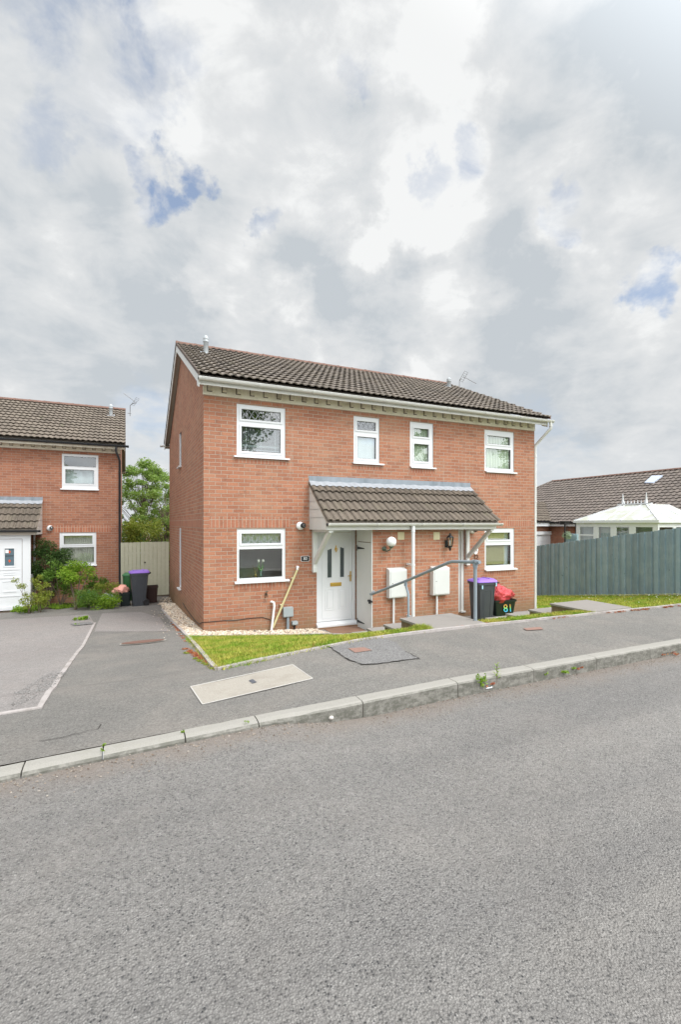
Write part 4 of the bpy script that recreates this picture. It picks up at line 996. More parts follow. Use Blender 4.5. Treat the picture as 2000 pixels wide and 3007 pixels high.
# globe lamp
gc = on_y(1149.5,1591,YB-.19); t = thing('globe_lamp', (gc.x,YB,gc.z-.15), 'white glass globe wall lamp on the brick store beside the white store door', 'wall lamp')
mb = MB(); prof = [(.105*math.sin(math.pi*i/14), -.105*math.cos(math.pi*i/14)) for i in range(15)]; mb.lathe(prof, (0,-.19,.15), 24); mb.build('globe', M_WHITE, t)
mb = MB(); mb.lathe([(0,.0),(.05,.0),(.05,.012),(.035,.03),(0,.032)], (0,0,0), 14, Matrix.Translation((-.06,0,.0)) @ Matrix.Rotation(R(90), 4, 'X')); mb.tube([(-.06,-.02,.0),(-.05,-.07,-.05),(-.02,-.14,-.03),(0,-.19,.03),(0,-.19,.06)], .014, 8); mb.lathe([(.02,.02),(.05,.04),(.055,.06),(.05,.07)], (0,-.19,.0), 16); mb.build('bracket', mat('verdigris_metal', (.13,.17,.13), .4, .4, None, .5), t)
# lantern
lc = on_y(1322.4,1565,YB-.14); t = thing('lantern', (lc.x,YB,on_y(1322.4,1619,YB-.14).z), 'black lantern wall lamp on the brick store left of door 81', 'wall lamp'); hL = lc.z-t.location.z
mb = MB(); s6 = 6
mb.lathe([(0,hL),(.012,hL),(.02,hL*.93),(.03,hL*.90),(.045,hL*.86),(.085,hL*.78),(.085,hL*.75),(.06,hL*.745)], (0,-.14,0), 6); mb.lathe([(.05,hL*.30),(.058,hL*.29),(.05,hL*.24),(.02,hL*.20),(.03,hL*.12),(.012,hL*.05),(0,0)], (0,-.14,0), 6)
for k in range(6):
    a = math.pi/3*k; mb.beam((math.cos(a)*.052,-.14+math.sin(a)*.052,hL*.29),(math.cos(a)*.075,-.14+math.sin(a)*.075,hL*.76), .010, .010)
mb.box(-.035,.035,-.02,-.001,hL*.2,hL*.6); mb.beam((0,-.01,hL*.25),(0,-.12,hL*.18), .02, .02); mb.build('frame', M_BLACK, t)
mb = MB(); mb.lathe([(.048,hL*.30),(.070,hL*.75)], (0,-.14,0), 6); mb.build('glass', M_GLASS, t)
mb = MB(); mb.lathe([(0,hL*.62),(.016,hL*.6),(.02,hL*.5),(.014,hL*.32)], (0,-.14,0), 10); mb.build('bulb', M_WHITE, t)
# motion sensor floodlights (round)
def eyelamp(px, py, Y, label, sg=1, parent_name='security_light'):
    p = on_y(px, py, Y-.07); t = thing('security_light', (p.x, Y, p.z), label, 'security light')
    mb = MB(); Mx = Matrix.Rotation(R(90), 4, 'X'); mb.lathe([(0,0),(.085,0),(.088,.03),(.07,.06),(.0,.062)], (0,0,0), 20, Mx); mb.build('base', M_WHITE, t)
    mb = MB(); Mx = Matrix.Translation((.045*sg,-.085,.01)) @ Matrix.Rotation(R(90), 4, 'X') @ Matrix.Rotation(R(25*sg), 4, 'Y'); mb.lathe([(.045,-.04),(.055,0),(.05,.03),(.035,.035)], (0,0,0), 16, Mx); mb.build('hood', M_BLACK, t)
    mb = MB(); mb.lathe([(.034,.036),(.02,.045),(0,.047)], (0,0,0), 12, Mx); mb.build('lens', M_GLASS, t)
eyelamp(883.7,1544.4,0,'round white security light above number plaque 80')
eyelamp(1392,1557,0,'round white security light tucked under the right end of the porch roof')
# plaque 80
x0, x1, z0, z1 = rect(882.7,1632.6,1649.4,908.9); cx_, cz_ = (x0+x1)/2, (z0+z1)/2; hw, hh = (x1-x0)/2, (z1-z0)/2
t = thing('number_plaque', (cx_,0,cz_), 'small black plaque with white number 80 left of the porch bracket', 'number plaque')
def plq(hw, hh, notch, y0): return [(-hw,y0,-hh+notch),(-hw+notch,y0,-hh),(hw-notch,y0,-hh),(hw,y0,-hh+notch),(hw-notch*.4,y0,0),(hw,y0,hh-notch),(hw-notch,y0,hh),(-hw+notch,y0,hh),(-hw,y0,hh-notch),(-hw+notch*.4,y0,0)]
MB().prism(plq(hw,hh,.022,-.001), (0,-.008,0)).build('plate', M_WHITE, t); MB().prism(plq(hw-.008,hh-.008,.02,-.0095), (0,-.003,0)).build('face', M_BLACK, t)
text_mesh('80', 'numerals', hh*1.5, M_WHITE, t, Matrix.Translation((0,-.0145,0)) @ FACE_Y)
# plaque 81
x0, x1, z0, z1 = rect(1389.4,1600.8,1629,1405); cx_, cz_ = (x0+x1)/2, (z0+z1)/2; hw, hh = (x1-x0)/2, (z1-z0)/2
t = thing('number_plaque', (cx_,0,cz_), 'white ornate oval plaque with black number 81 right of the porch post', 'number plaque')
ol = [(hw*(.80 if k % 2 else 1)*math.sin(2*math.pi*k/16)*(1 if abs(math.cos(2*math.pi*k/16)) < .8 else .7), -.001, hh*math.cos(2*math.pi*k/16)*(.94 if k % 2 else 1)) for k in range(16)]
MB().prism(ol[::-1], (0,-.01,0)).build('plate', M_WHITE, t)
text_mesh('81', 'numerals', hh*.85, M_BLACK, t, Matrix.Translation((0,-.0135,-.01)) @ FACE_Y)
mb = MB(); mb.tube([(-.03,-.013,hh*.45),(0,-.013,hh*.55),(.03,-.013,hh*.45)], .004, 5); mb.build('motif', M_BLACK, t)
# iron hooks below
p = on_y(1398,1637,0); t = thing('wall_ornament', (p.x,0,p.z), 'small dark iron scroll ornament below number plaque 81', 'ornament')
mb = MB()
for s2 in (-1, 1): mb.tube([(s2*.02,-.01,.06),(s2*.05,-.015,.05),(s2*.05,-.015,.0),(s2*.02,-.015,-.03),(s2*.045,-.02,-.055)], .008, 6)
mb.box(-.05,.05,-.012,-.002,.045,.06); mb.build('scroll', mat('rusty_iron', (.10,.05,.035), .8), t)
# grey utility boxes
def ubox(rc, ylead, label):
    x0, x1, z0, z1 = rect(*rc, -.10); t = thing('utility_box', ((x0+x1)/2,0,z0), label, 'utility box')
    w2 = (x1-x0)/2; b = MB(); b.prism([(-w2,-.001,.0),(-w2,-.09,.0),(-w2,-.10,.02),(-w2,-.09,z1-z0),(-w2,-.001,z1-z0+.01)], (2*w2,0,0)); bevel(b.build('box', M_GREYBOX, t), .006)
    r_ = .03 if w2 > .08 else .018
    b = MB(); b.tube([(.0,-.05,0),(-.005,-.05,ylead)], r_, 8); b.build('conduit', M_GREYP if w2 > .08 else M_BLACK, t)
ubox((833,1786,1814,862), -.45, 'square grey utility box on a grey conduit right of the sloping waste pipe')
ubox((859.5,1827,1837,875.5), -.15, 'small grey junction box low on the brick beside the front door')
# waste pipes
def P0(x, y, Y): q = on_y(x, y, Y); return q
a = P0(801,1772,-.07); t = tag(MB().tube([a+Vector((-.02,.07,.02)), a+Vector((-.01,.02,.03)), a+Vector((.02,0,.015)), a+Vector((.03,0,-.06)), P0(795.5,1862,-.09)], .024, 10).build('waste_pipe', M_WHITE), 'short white waste pipe with an elbow coming out of the wall below the front window', 'pipe')
a = P0(875,1668,-.05); b = P0(801,1843,-.05); t = thing('waste_pipe', (0,0,0), 'long pale yellow waste pipe sloping across the brick to the gravel', 'pipe')
MB().tube([a, b], .023, 10).build('pipe', weathered('yellowed_plastic', (.62,.55,.30), .1, .5), t); MB().tube([a+Vector((-.005,.05,.02)), a+Vector((0,.01,.025)), a+(b-a)*.03], .027, 10).build('elbow', M_WHITE, t)
for f_ in (.17, .62): q = a.lerp(b, f_); MB().box(q.x-.05, q.x+.01, -.05, -.01, q.z-.012, q.z+.012).build('clip', M_CREAM, t)
# taps
def tap(px, py, label):
    q = on_y(px, py, -.06); t = thing('garden_tap', (q.x,0,q.z), label, 'tap'); mb = MB()
    mb.tube([(0,-.0,.0),(0,-.07,.0),(0,-.10,-.01),(0,-.115,-.05)], .012, 8); mb.tube([(0,-.06,.0),(0,-.06,.05)], .008, 8); mb.box(-.03,.03,-.066,-.054,.045,.058); mb.box(-.02,.02,-.012,-.001,-.02,.02)
    mb.tube([(-.01,-.02,-.02),(-.015,-.02,-.08)], .008, 6); mb.build('tap_body', mat('dark_brass', (.10,.075,.05), .5, .4, None, .4), t)
tap(783,1745,'small dark garden tap on the brick under the left front window')
tap(1466,1716,'small dark garden tap on the brick above the red bag')
tag(MB().tube([on_y(1447,1722,0)+Vector((0,.0,.02)), on_y(1451,1722,-.05)+Vector((0,0,.01)), on_y(1459,1727,-.09), on_y(1461,1760,-.09)], .03, 10).build('waste_pipe', M_WHITE), 'curved white waste pipe behind the red bag and black box', 'pipe')
# cable round the corner
cp = [on_x(535,1770,-.012), on_x(548,1791,-.012), on_x(563,1812,-.012), on_x(575,1826,-.012), on_x(586,1833,-.012)]+[on_y(x, y, -.012) for x, y in ((592,1828),(620,1826),(650,1823),(690,1822),(727,1816),(770,1813),(790,1818),(800,1826))]
tag(MB().tube(cp, .007, 6).build('cable', M_BLACK), 'thin black cable sagging along the foot of the brick wall and round its corner', 'cable')
# vase of tulips inside
r = WR['l1'][1][1]; vz = r[2]+.01
q = on_y(765.5,1694,REC+.16); t = thing('vase_of_tulips', (q.x, REC+.16, vz-.01), 'glass vase with two white tulips inside the lower left window', 'vase of flowers')
mb = MB(); mb.lathe([(.0,.0),(.028,.0),(.03,.04),(.018,.09),(.024,.12)], (0,0,0), 14); mb.build('vase', mat('green_glass', (.25,.36,.30), .1, .6), t)
for dx, zz in ((-.045,.30), (.045,.30)):
    mb = MB(); mb.tube([(0,0,.08),(dx*.6,0,.18),(dx,0,zz)], .005, 6); mb.build('stem', mat('tulip_green', (.10,.42,.03), .5), t)
    mb = MB(); mb.lathe([(0,-.01),(.022,.0),(.028,.02),(.022,.045),(.006,.055)], (dx,0,zz), 10); mb.build('flower', mat('tulip_white', (.85,.80,.66), .5), t)
for s2 in (-1, 1):
    mb = MB(); mb.face([(0,0,.10),(s2*.03,.0,.15),(s2*.085,0,.26),(s2*.05,0,.17)]); mb.face([(0,0,.08),(s2*.012,.0,.15),(s2*.03,0,.25),(s2*.03,0,.14)]); mb.build('leaf', MATS['tulip_green'], t)
# sill ornament
mb = MB(); q = on_y(750,1694,REC+.18); mb.lathe([(0,0),(.03,.0),(.022,.05)], (q.x,REC+.18,vz-.01), 12)
for s2 in (-.06,-.02,.05,.09): mb.tube([(q.x,REC+.18,vz+.03),(q.x+s2,REC+.18,vz+.17+abs(s2))], .003, 5)
tag(mb.build('reed_diffuser', weathered('reed', (.42,.30,.12), .1)), 'small pot of thin golden reeds inside the lower left window', 'ornament')

# ---------------------------------------------------------------- steps and handrail
def flight(x0, x1, label):
    t = thing('steps', (x0, -4.36, gz(x0,-4.4)), label, 'steps'); lv = [(-4.38,-3.57,1.36),(-3.57,-3.1,1.53),(-3.1,-2.55,1.70),(-2.55,-2.0,1.88),(-2.0,-1.5,2.10)]
    for i, (ya, yb, h) in enumerate(lv):
        z = CZ-h+(.012 if i == 0 else 0); e = .0 if i == 0 else .0
        b = MB(); b.box(0-.015, x1-x0+.015, ya+4.36+(.02 if i == 0 else -.0), yb+4.36+.02, z-t.location.z-.035, z-t.location.z); o = b.build('tread', M_SLAB, t); bevel(o, .006)
        b = MB(); b.box(0.005, x1-x0-.005, ya+4.36+.03, yb+4.36-.0, -1.25, z-t.location.z-.037); b.build('riser', M_DBRICK, t)
flight(2.2, 3.07, 'concrete steps going down from the footpath to door 80 beside the grey handrail')
flight(5.15, 6.02, 'concrete steps down from the footpath, right of the black recycling box')
# handrail on the right side of the first flight
t = thing('handrail', (3.04,-4.14,CZ-1.36), 'grey galvanised tubular handrail beside the steps to door 80', 'handrail')
o0 = Vector(t.location); zt = CZ-.547
rp = [Vector((3.16,-4.40,zt-.01)), Vector((3.04,-4.07,zt)), Vector((3.05,-3.62,zt-.015)), Vector((3.06,-3.54,zt-.03)), Vector((3.07,-3.44,zt-.062)), Vector((3.10,-.98,CZ-1.43))]
# solve the rail top by the pixels it crosses, on the plane x=3.05..3.1
rp = [on_x(1410,1651,3.05), on_x(1398,1651,3.05), on_x(1345,1649,3.05), on_x(1328,1649,3.055), on_x(1318,1652,3.06), on_x(1195,1705,3.08), on_x(1092,1745,3.10), on_x(1088,1744.5,3.11)]
MB().tube([p-o0 for p in rp], .024, 12).build('rail', M_GREYP, t)
MB().tube([rp[6]-o0, on_x(1091,1746,3.10)-o0, Vector((BX0+.02, YB-.01, rp[6].z+.01))-o0], .022, 10).build('wall_fixing', M_GREYP, t)
for px, top in ((1396.5, rp[1].z),):
    b_ = on_x(px, 1826, 3.05); MB().tube([Vector((3.05,b_.y,b_.z-.1))-o0, Vector((3.05,b_.y,rp[1].z-.01))-o0], .0245, 12).tube([Vector((3.05,b_.y,rp[1].z-.075))-o0, Vector((3.05,b_.y,rp[1].z+.03))-o0], .033, 12).tube([Vector((3.05,b_.y-.05,rp[1].z))-o0, Vector((3.05,b_.y+.05,rp[1].z))-o0], .033, 12).build('post', M_GREYP, t)
b1 = on_x(1192,1710,3.08); MB().tube([b1-o0, b1+Vector((0,0,-.05))-o0, on_x(1200,1745,3.05)+Vector((0,0,0))-o0, on_x(1200,1830,3.05)-o0], .021, 10).tube([b1+Vector((0,0,-.06))-o0, b1+Vector((0,0,.02))-o0], .03, 10).build('post', M_GREYP, t)

# ---------------------------------------------------------------- neighbour house on the left
NX, NY, NZ = -1.51-W_, 7.67, -.20
N = thing('neighbour_house', (NX, NY, NZ), 'two storey red brick house on the left with a brown tiled roof and black gutter', 'house')
def nrect(pxl, pt, pb, pxr, Y=0):
    r = rect(pxl, pt, pb, pxr, NY+Y); return (r[0]-NX, r[1]-NX, r[2]-NZ, r[3]-NZ)
NU = nrect(180.5,1331.7,1434,287.7); NUp = [nrect(187.2,1339.1,1368,280.5), nrect(190.6,1378,1418.9,274.8)]
NL = nrect(173.7,1563.7,1661,281.5); NLp = [nrect(186,1573.9,1598.6,270), nrect(179.8,1607.8,1654.6,274.8)]
nh = [NU, NL]
house_shell(N, NX, NY, NZ, nh, [], M_BRICKN, M_BRICKNV, M_TILEN, M_BLACKG, M_DENT, right_verge=False, bands=((6.6,8.3),))
wu = window(N, *NU, REC, NUp, (NU[0]-.04, NU[1]+.02), opener=[1]); wl_ = window(N, *NL, REC, NLp, (NL[0]-.02, NL[1]+.02), opener=[0])
curtain(wu, NUp[1][0], NUp[1][1], NUp[1][2], NUp[1][3]+.05, REC+.14, M_BLIND, 3, .02); 
curtain(wl_, NLp[1][0]-.02, NLp[1][1]+.02, NLp[1][2]-.02, NLp[0][3]+.02, REC+.12, mat('net_curtain', (.52,.50,.40), .9), 14, .01)
pipe([(W_-.12,-.385,4.66),(W_-.12,-.385,4.5),(W_-.02,-.05,4.25),(W_-.02,-.05,-.8)], .034, M_BLACKG, 'downpipe', N, [(W_-.02,-.05,3.9),(W_-.02,-.05,2.0),(W_-.02,-.05,3.0)])
canopy(N, 2.18, 6.40, 1.895, 2.97, -.92, M_BLACKG, False, M_SOFFIT)
q = roof_pt(324.6,1222,NY,NZ); flue(q-Vector((NX,NY,NZ))+Vector((0,0,.03)), .42, .06, N)
# enclosed porch front with the white door
def nf(px, py): p = on_y(px, py, NY-.80); return p.x-NX, p.z-NZ
xr_, _ = nf(89,1700); YP = -.80
zt_, zb_ = 1.90, nf(40,1788)[1]
mb = MB(); gx0, gz1 = nf(13,1611); gx1, gz0 = nf(40.7,1661)
fl_, _ = nf(-60,1700)
d0 = nf(-34,1700)[0]; d1 = nf(61,1700)[0]; dd = .06
mb.box(xr_-.20, xr_, YP-.03, YP+.04, zb_, zt_); mb.box(fl_-.2, xr_-.20, YP-.03, YP+.04, 1.78, zt_); mb.box(fl_-.2, xr_+.01, YP-.08, YP+.02, zb_-.02, zb_+.05); mb.box(fl_-.2, d0-dd, YP-.03, YP+.04, zb_+.05, 1.78)
mb.box(xr_-.05, xr_+.0, YP+.04, -.002, zb_, zb_+.10); mb.box(xr_-.05, xr_, YP+.04, -.002, .62, .72); mb.box(xr_-.05, xr_, -.06, -.002, .72, zt_); mb.box(xr_-.03, xr_-.01, YP+.04, -.002, zb_+.1, .62)
pw = mb.build('porch_frame', M_UPVC, N)
MB().box(xr_-.03, xr_-.025, YP+.04, -.06, .72, zt_).build('pane', M_GLASSD, pw)
mb = MB(); wall_holes(mb, d0-dd+.012, xr_-.212, zb_+.055, 1.77, YP-.015, [(gx0,gx1,gz0,gz1)], .03)
for (a_, b_, c_2, d_2) in ((gx0-.03,gx1+.03,gz1+.0,gz1+.03),(gx0-.03,gx1+.03,gz0-.04,gz0-.012),(gx0-.03,gx0,gz0,gz1),(gx1,gx1+.03,gz0,gz1),(d0,xr_-.26,gz0-.12,gz0-.09),(gx0-.02,gx1+.02,gz0-.26,gz0-.25),(gx0-.02,gx1+.02,gz0-.20,gz0-.19),(d0,xr_-.26,gz0-.36,gz0-.33),(gx0-.04,gx1+.05,gz0-.75,gz0-.72),(gx0-.04,gx1+.05,gz0-.45,gz0-.43),(d0,xr_-.26,gz0-.88,gz0-.85)):
    mb.box(a_, b_, YP-.028, YP-.0155, c_2, d_2)
dn2 = mb.build('door', M_UPVC, N)
MB().box(gx0,gx1,YP+.0,YP+.006,gz0,gz1).build('pane', mat('blue_dark_glass', (.10,.15,.18), .15, .6), dn2)
gm = MB(); cxg = (gx0+gx1)/2
for zc in (gz0+(gz1-gz0)*.28, gz0+(gz1-gz0)*.8): gm.prism([(cxg,YP-.003,zc-.055),(cxg+.03,YP-.003,zc),(cxg+.02,YP-.003,zc+.035),(cxg-.02,YP-.003,zc+.035),(cxg-.03,YP-.003,zc)], (0,.002,0))
gm.build('pane_motif', mat('red_glass', (.55,.10,.04), .3), dn2)
gm = MB(); gm.box(gx0,gx1,YP-.004,YP-.002,gz0+(gz1-gz0)*.55,gz0+(gz1-gz0)*.59); gm.build('pane_bar', M_BLACK, dn2); MB().box(gx0+.01,gx0+.09,YP-.005,YP-.003,gz1-.13,gz1-.03).build('notice', M_WHITE, dn2)
gm = MB(); gm.box(fl_-.4, xr_-.02, YP+.0, -.002, -1, zb_-.022); gm.build('porch_base', M_SOIL if 0 else M_DBRICK, N)
eyelamp(144.8,1551,NY,'round white security light on the neighbour house beside its porch roof')

# ---------------------------------------------------------------- aerials
def aerial(base, top, boomA, boomB, label, mirror=1):
    t = thing('tv_aerial', base, label, 'tv aerial'); o_ = Vector(base); m = mat('aerial_metal', (.30,.30,.31), .4, .5, None, .6)
    MB().tube([(0,0,0), (0,0,(top.z-o_.z)*.8), (top-o_)*.5+Vector((0,0,(top.z-o_.z)*.47)), top-o_], .014, 6).build('mast', m, t)
    a, b = boomA-o_, boomB-o_; MB().tube([a, b], .013, 6).build('boom', m, t)
    d = (b-a).normalized(); sv = d.cross(Vector((0,0,1))).normalized(); uv_ = sv.cross(d); mb = MB()
    for k in range(14): q = a.lerp(b, .2+.78*k/14); mb.tube([q-sv*.10, q+sv*.10], .004, 4); 
    mb.build('elements', m, t)
    mb = MB()
    for k in range(6):
        q = a-d*.02+uv_*(-.17+.07*k); mb.tube([q-sv*.14+d*.03, q+sv*.14+d*.03], .005, 4)
    for s2 in (-.12,.12): mb.tube([a+sv*s2-uv_*.17, a+sv*s2+uv_*.18], .006, 4)
    mb.build('reflector', m, t)
    return t
dp = 16.3
aerial(at_depth(1350,1150,dp), at_depth(1356,1112,dp), at_depth(1362,1106,dp), at_depth(1399,1126,dp-.3), 'grey tv aerial standing behind the ridge of the big house')
dp = 18.9
an = aerial(at_depth(381,1222,dp), at_depth(400,1183,dp), at_depth(396,1180,dp), at_depth(363,1155,dp), 'grey tv aerial bracketed to the gable of the neighbour house')
MB().tube([at_depth(374,1213,dp)-an.location, at_depth(384,1214.5,dp)-an.location], .012, 5).build('wall_bracket', MATS['aerial_metal'], an)

exec_parts = True
# ---------------------------------------------------------------- gate between the houses
def boards(t, name, x0, x1, z0, z1, bw, thick, m, gap=.004, vee=.006, zt=None, axis='X'):
    mb = MB(); n = max(1, round((x1-x0)/bw)); bw = (x1-x0)/n
    for i in range(n):
        a, b = x0+i*bw+gap/2, x0+(i+1)*bw-gap/2; j = random.uniform(-.002, .002)
        top = z1 if zt is None else zt((a+b)/2)
        mb.prism([(a, -vee*.3+j, z0), (a+vee, -vee+j, z0), (b-vee, -vee+j, z0), (b, -vee*.3+j, z0), (b, thick, z0), (a, thick, z0)], (0,0,top-z0))
    return mb.build(name, m, t)
M_GATE = weathered('pale_green_timber', (.50,.49,.37), .12, .8, 9, .2, (.36,.34,.25), .3)
t = thing('side_gate', (-1.5,7.52,-.40), 'pale olive boarded timber gate between the two houses', 'gate')
zt2 = on_y(450,1592,7.52).z+.40
boards(t, 'fixed_panel', .0, .58, .04, zt2, .115, .02, M_GATE); o = boards(t, 'gate_leaf', .585, 1.47, .04, zt2+.01, .135, .025, M_GATE); o.location = (0,-.05,0)
MB().box(-.0,1.48,.03,.08,.3,.38).box(-.0,1.48,.03,.08,1.4,1.48).build('rail', M_GATE, t)
MB().lathe([(.02,0),(.02,.02),(.03,.03),(.0,.04)], (.72,-.07,1.12), 10).build('handle', M_BLACK, t)

# ---------------------------------------------------------------- blue grey fence on the right
def _fm(t, p):
    u = objn(t); g_ = t.add('ShaderNodeNewGeometry')
    n = t.noise(t.mapping(u, (0,0,0), (0,0,0), (1,6,.5)), 9, 5, .6); n2 = t.noise(u, 3, 4, .6); n3 = t.noise(t.mapping(u, (2,2,2)), 10, 3, .5)
    c = t.mix(t.rng(n2, .35, .7), (.26,.355,.41), (.31,.40,.445)); c = t.mix(1.0, c, t.mix(n, (.75,.75,.75), (1.25,1.25,1.25)), 'MULTIPLY')
    c = t.mix(1.0, c, t.mix(g_.outputs['Random Per Island'], (.80,.80,.80), (1.12,1.13,1.14)), 'MULTIPLY')
    c = t.mix(t.rng(n3, .70, .76, 0, .7), c, (.05,.07,.07)); t.put(p.inputs['Base Color'], c); bump(t, p, n, .004, .5)
M_FENCE = mat('blue_grey_painted_board', (.15,.21,.22), .85, .15, _fm)
FXX = 12.1
def ftop(y): 
    a = on_x(1573.7,1604,FXX); b = on_x(1995,1551,FXX); return a.z+(b.z-a.z)*(y-a.y)/(b.y-a.y)
def fbot(y):
    a = on_x(1573.7,1751,FXX); b = on_x(1995,1747,FXX); return a.z+(b.z-a.z)*(y-a.y)/(b.y-a.y)
t = thing('fence', (FXX, -3.5, fbot(-3.5)), 'tall blue grey vertical board fence on the right behind the daisies', 'fence')
mb = MB(); y = -4.2; k = 0
while y < 9.5:
    bw = random.choice([.085,.09,.10,.115]); z1 = ftop(y)+random.uniform(-.008,.008); z0 = fbot(y)+.03; th = .010 if k % 2 else .032
    P = [Vector((FXX-th, y-.012, 0)), Vector((FXX-th+.008, y+bw+.012, 0)), Vector((FXX, y+bw+.012, 0)), Vector((FXX, y-.012, 0))]
    mb.prism([Vector((p.x, p.y, z0)) for p in P], (0,0,z1-z0)); y += bw; k += 1
mb.build('boards', M_FENCE, t).location = -Vector(t.location)
for zz in (.25, .95, 1.55):
    b = MB(); b.beam((.03,-.7,zz-.145*-.7*0), (.03,13,zz+(fbot(9.5)-fbot(-3.5))), .04, .07, (0,0,1)); b.build('rail', M_FENCE, t)
b = MB(); y = -4.1
b.box(FXX-.02, FXX+.02, -4.2, 9.5, 0, .0)
gb = MB(); gb.beam((FXX-.01,-4.2,fbot(-4.2)-.06), (FXX-.01,9.5,fbot(9.5)-.06), .05, .17, (0,0,1)); gb.build('gravel_board', M_KERB, t).location = -Vector(t.location)
# piece of the neighbour's fence further back
a = at_depth(1661,1566,23.0); b2 = at_depth(1700,1566,21.5)
t = thing('fence', (a.x,a.y,-.6), 'short far piece of teal fence left of the conservatory', 'fence')
mb = MB(); d = (b2-a); d.z = 0
for k in range(12): q = a+d*(k/12); mb.box(q.x-.06, q.x+.06, q.y-.02, q.y+.02, -.8, a.z)
mb.build('boards', M_FENCE, t).location = -Vector(t.location)

# ---------------------------------------------------------------- bungalow and garage on the right
B = thing('bungalow', (22.6,4,-.6), 'low brick bungalow with a long grey brown tiled roof behind the fence', 'bungalow'); bo = Vector(B.location)
ex, ez, rx, rzb = 22.4, 2.06, 27.6, 5.13; ya, yb = 17.5, -12
wl = MB(); wl.box(22.75, 32, yb, 18.2, -1.5, 2.15); wl.build('wall', M_BRICKN, B).location = -bo
sdv = Vector((rx-ex, 0, rzb-ez)); SLb = sdv.length
yfar = 20.8
def ul(s_):  # u runs from far (left in view) to near
    f = s_/SLb; return (f*4.8, 99)
rf = tile_roof('roof', (ex, yfar, ez), (0,-1,0), yfar-yb, sdv, SLb, M_TILEB, B, gauge=.345, amp=.03, per=.30, samp=8, lift=.05, ulim=ul); rf.location = -bo
bk = MB(); bk.face([(ex,yfar,ez-.02),(rx,yfar-4.8,rzb-.02),(rx,yb,rzb-.02),(ex,yb,ez-.02)]); bk.face([(rx,yfar-4.8,rzb),(rx+5.2,yfar,ez),(rx+5.2,yb,ez),(rx,yb,rzb)]); bk.face([(ex,yfar,ez),(rx+5.2,yfar,ez),(rx,yfar-4.8,rzb)]); o = bk.build('roof_underlay', M_TILEB, rf)
ridge('ridge_tiles', (rx, yfar-4.8, rzb+.03), (rx, yb, rzb+.03), M_RIDGE, rf)
ridge('hip_tiles', (ex, yfar, ez+.05), (rx, yfar-4.8, rzb+.05), M_TILEB, rf)
half_gutter('gutter', (ex-.06, yfar, ez-.02), (ex-.06, yb, ez-.02), M_BLACKG, B, .06, 8).location = -bo
MB().box(ex, ex+.02, yb, yfar, ez-.22, ez-.03).build('fascia', M_UPVC, B).location = -bo
# roof window
def bro(px, py):
    d = ray(px, py); k = (rzb-ez)/(rx-ex); t_ = (ez-ex*k-CZ+CX*k)/(d.z-d.x*k); return CAM+d*t_
q = [bro(1895,1421), bro(1921,1421.5), bro(1949,1400), bro(1917,1401)]
nb = Vector((-(rzb-ez), 0, rx-ex)).normalized(); MB().prism([p+nb*.03 for p in q], nb*.07).build('skylight', mat('skylight_glass', (.55,.62,.75), .1, .6), B).location = -bo
# garage wing: front slope towards the street
GYF = 12.0; gl0 = on_y(1573,1526,GYF); gX1 = on_y(1661,1526,GYF).x
gx_l = 17.0; gzb = 2.06; run = 2.6
gr = tile_roof('garage_roof', (gx_l, GYF-.35, gzb+.08), (1,0,0), 10.2, (0, run, 1.35), math.hypot(run,1.35), M_TILEP, B, per=.30, samp=8, amp=.03); gr.location = -bo
MB().box(gx_l, 22.7, GYF, GYF+5, -1.5, 2.1).build('garage_wall', M_BRICKN, B).location = -bo
half_gutter('gutter', (gx_l, GYF-.42, gzb+.06), (gX1+.3, GYF-.42, gzb+.06), M_BLACKG, B, .06, 4).location = -bo
MB().box(gx_l, gX1+.2, GYF-.36, GYF-.34, gzb-.22, gzb+.0).build('fascia', M_UPVC, B).location = -bo
x1g = on_y(1641,1565,GYF).x; z1g = on_y(1641,1560,GYF).z; mb = MB(); mb.box(x1g-2.6, x1g, GYF-.14, GYF-.02, z1g-.2, z1g); mb.box(x1g-.09, x1g, GYF-.08, GYF-.02, -1.2, z1g-.2)
for k in range(24): mb.box(x1g-2.5, x1g-.1, GYF-.06, GYF-.03-.0, z1g-.205-k*.085-.08, z1g-.205-k*.085)
mb.build('garage_door', M_UPVC, B).location = -bo
# hanging basket and its bird-house post by the garage
q = at_depth(1666,1572,20.5); t = thing('hanging_basket', (q.x,q.y,q.z-.35), 'round leafy hanging basket on a dark post in front of the far garage', 'hanging basket')

# ---------------------------------------------------------------- conservatory
CXf, CY0, CY1 = 19.5, 3.45, 7.55; CW = 3.25; cz0, cz1, czr = -.9, 2.04, 2.93
K = thing('conservatory', (CXf, CY0, cz0), 'white conservatory with a hipped translucent roof and finials behind the blue grey fence', 'conservatory'); ko = Vector(K.location)
def kx(px): return on_x(px, 1560, CXf).y          # y along west face for a pixel column
fr = MB(); y_ = lambda p_: kx(p_)
panes_w = [(1704,1744),(1758.5,1794),(1811,1848.5),(1867.5,1918)]
pw_ = [(min(y_(a), y_(b)), max(y_(a), y_(b))) for a, b in panes_w]
zp1 = on_x(1760,1547,CXf).z
hl = [(a, b, .2 if i in (1,2) else .55, zp1) for i, (a, b) in enumerate(pw_)]
wall_holes(fr, CY0, CY1, cz0, cz1, CXf, hl, .05, 'X', 1)
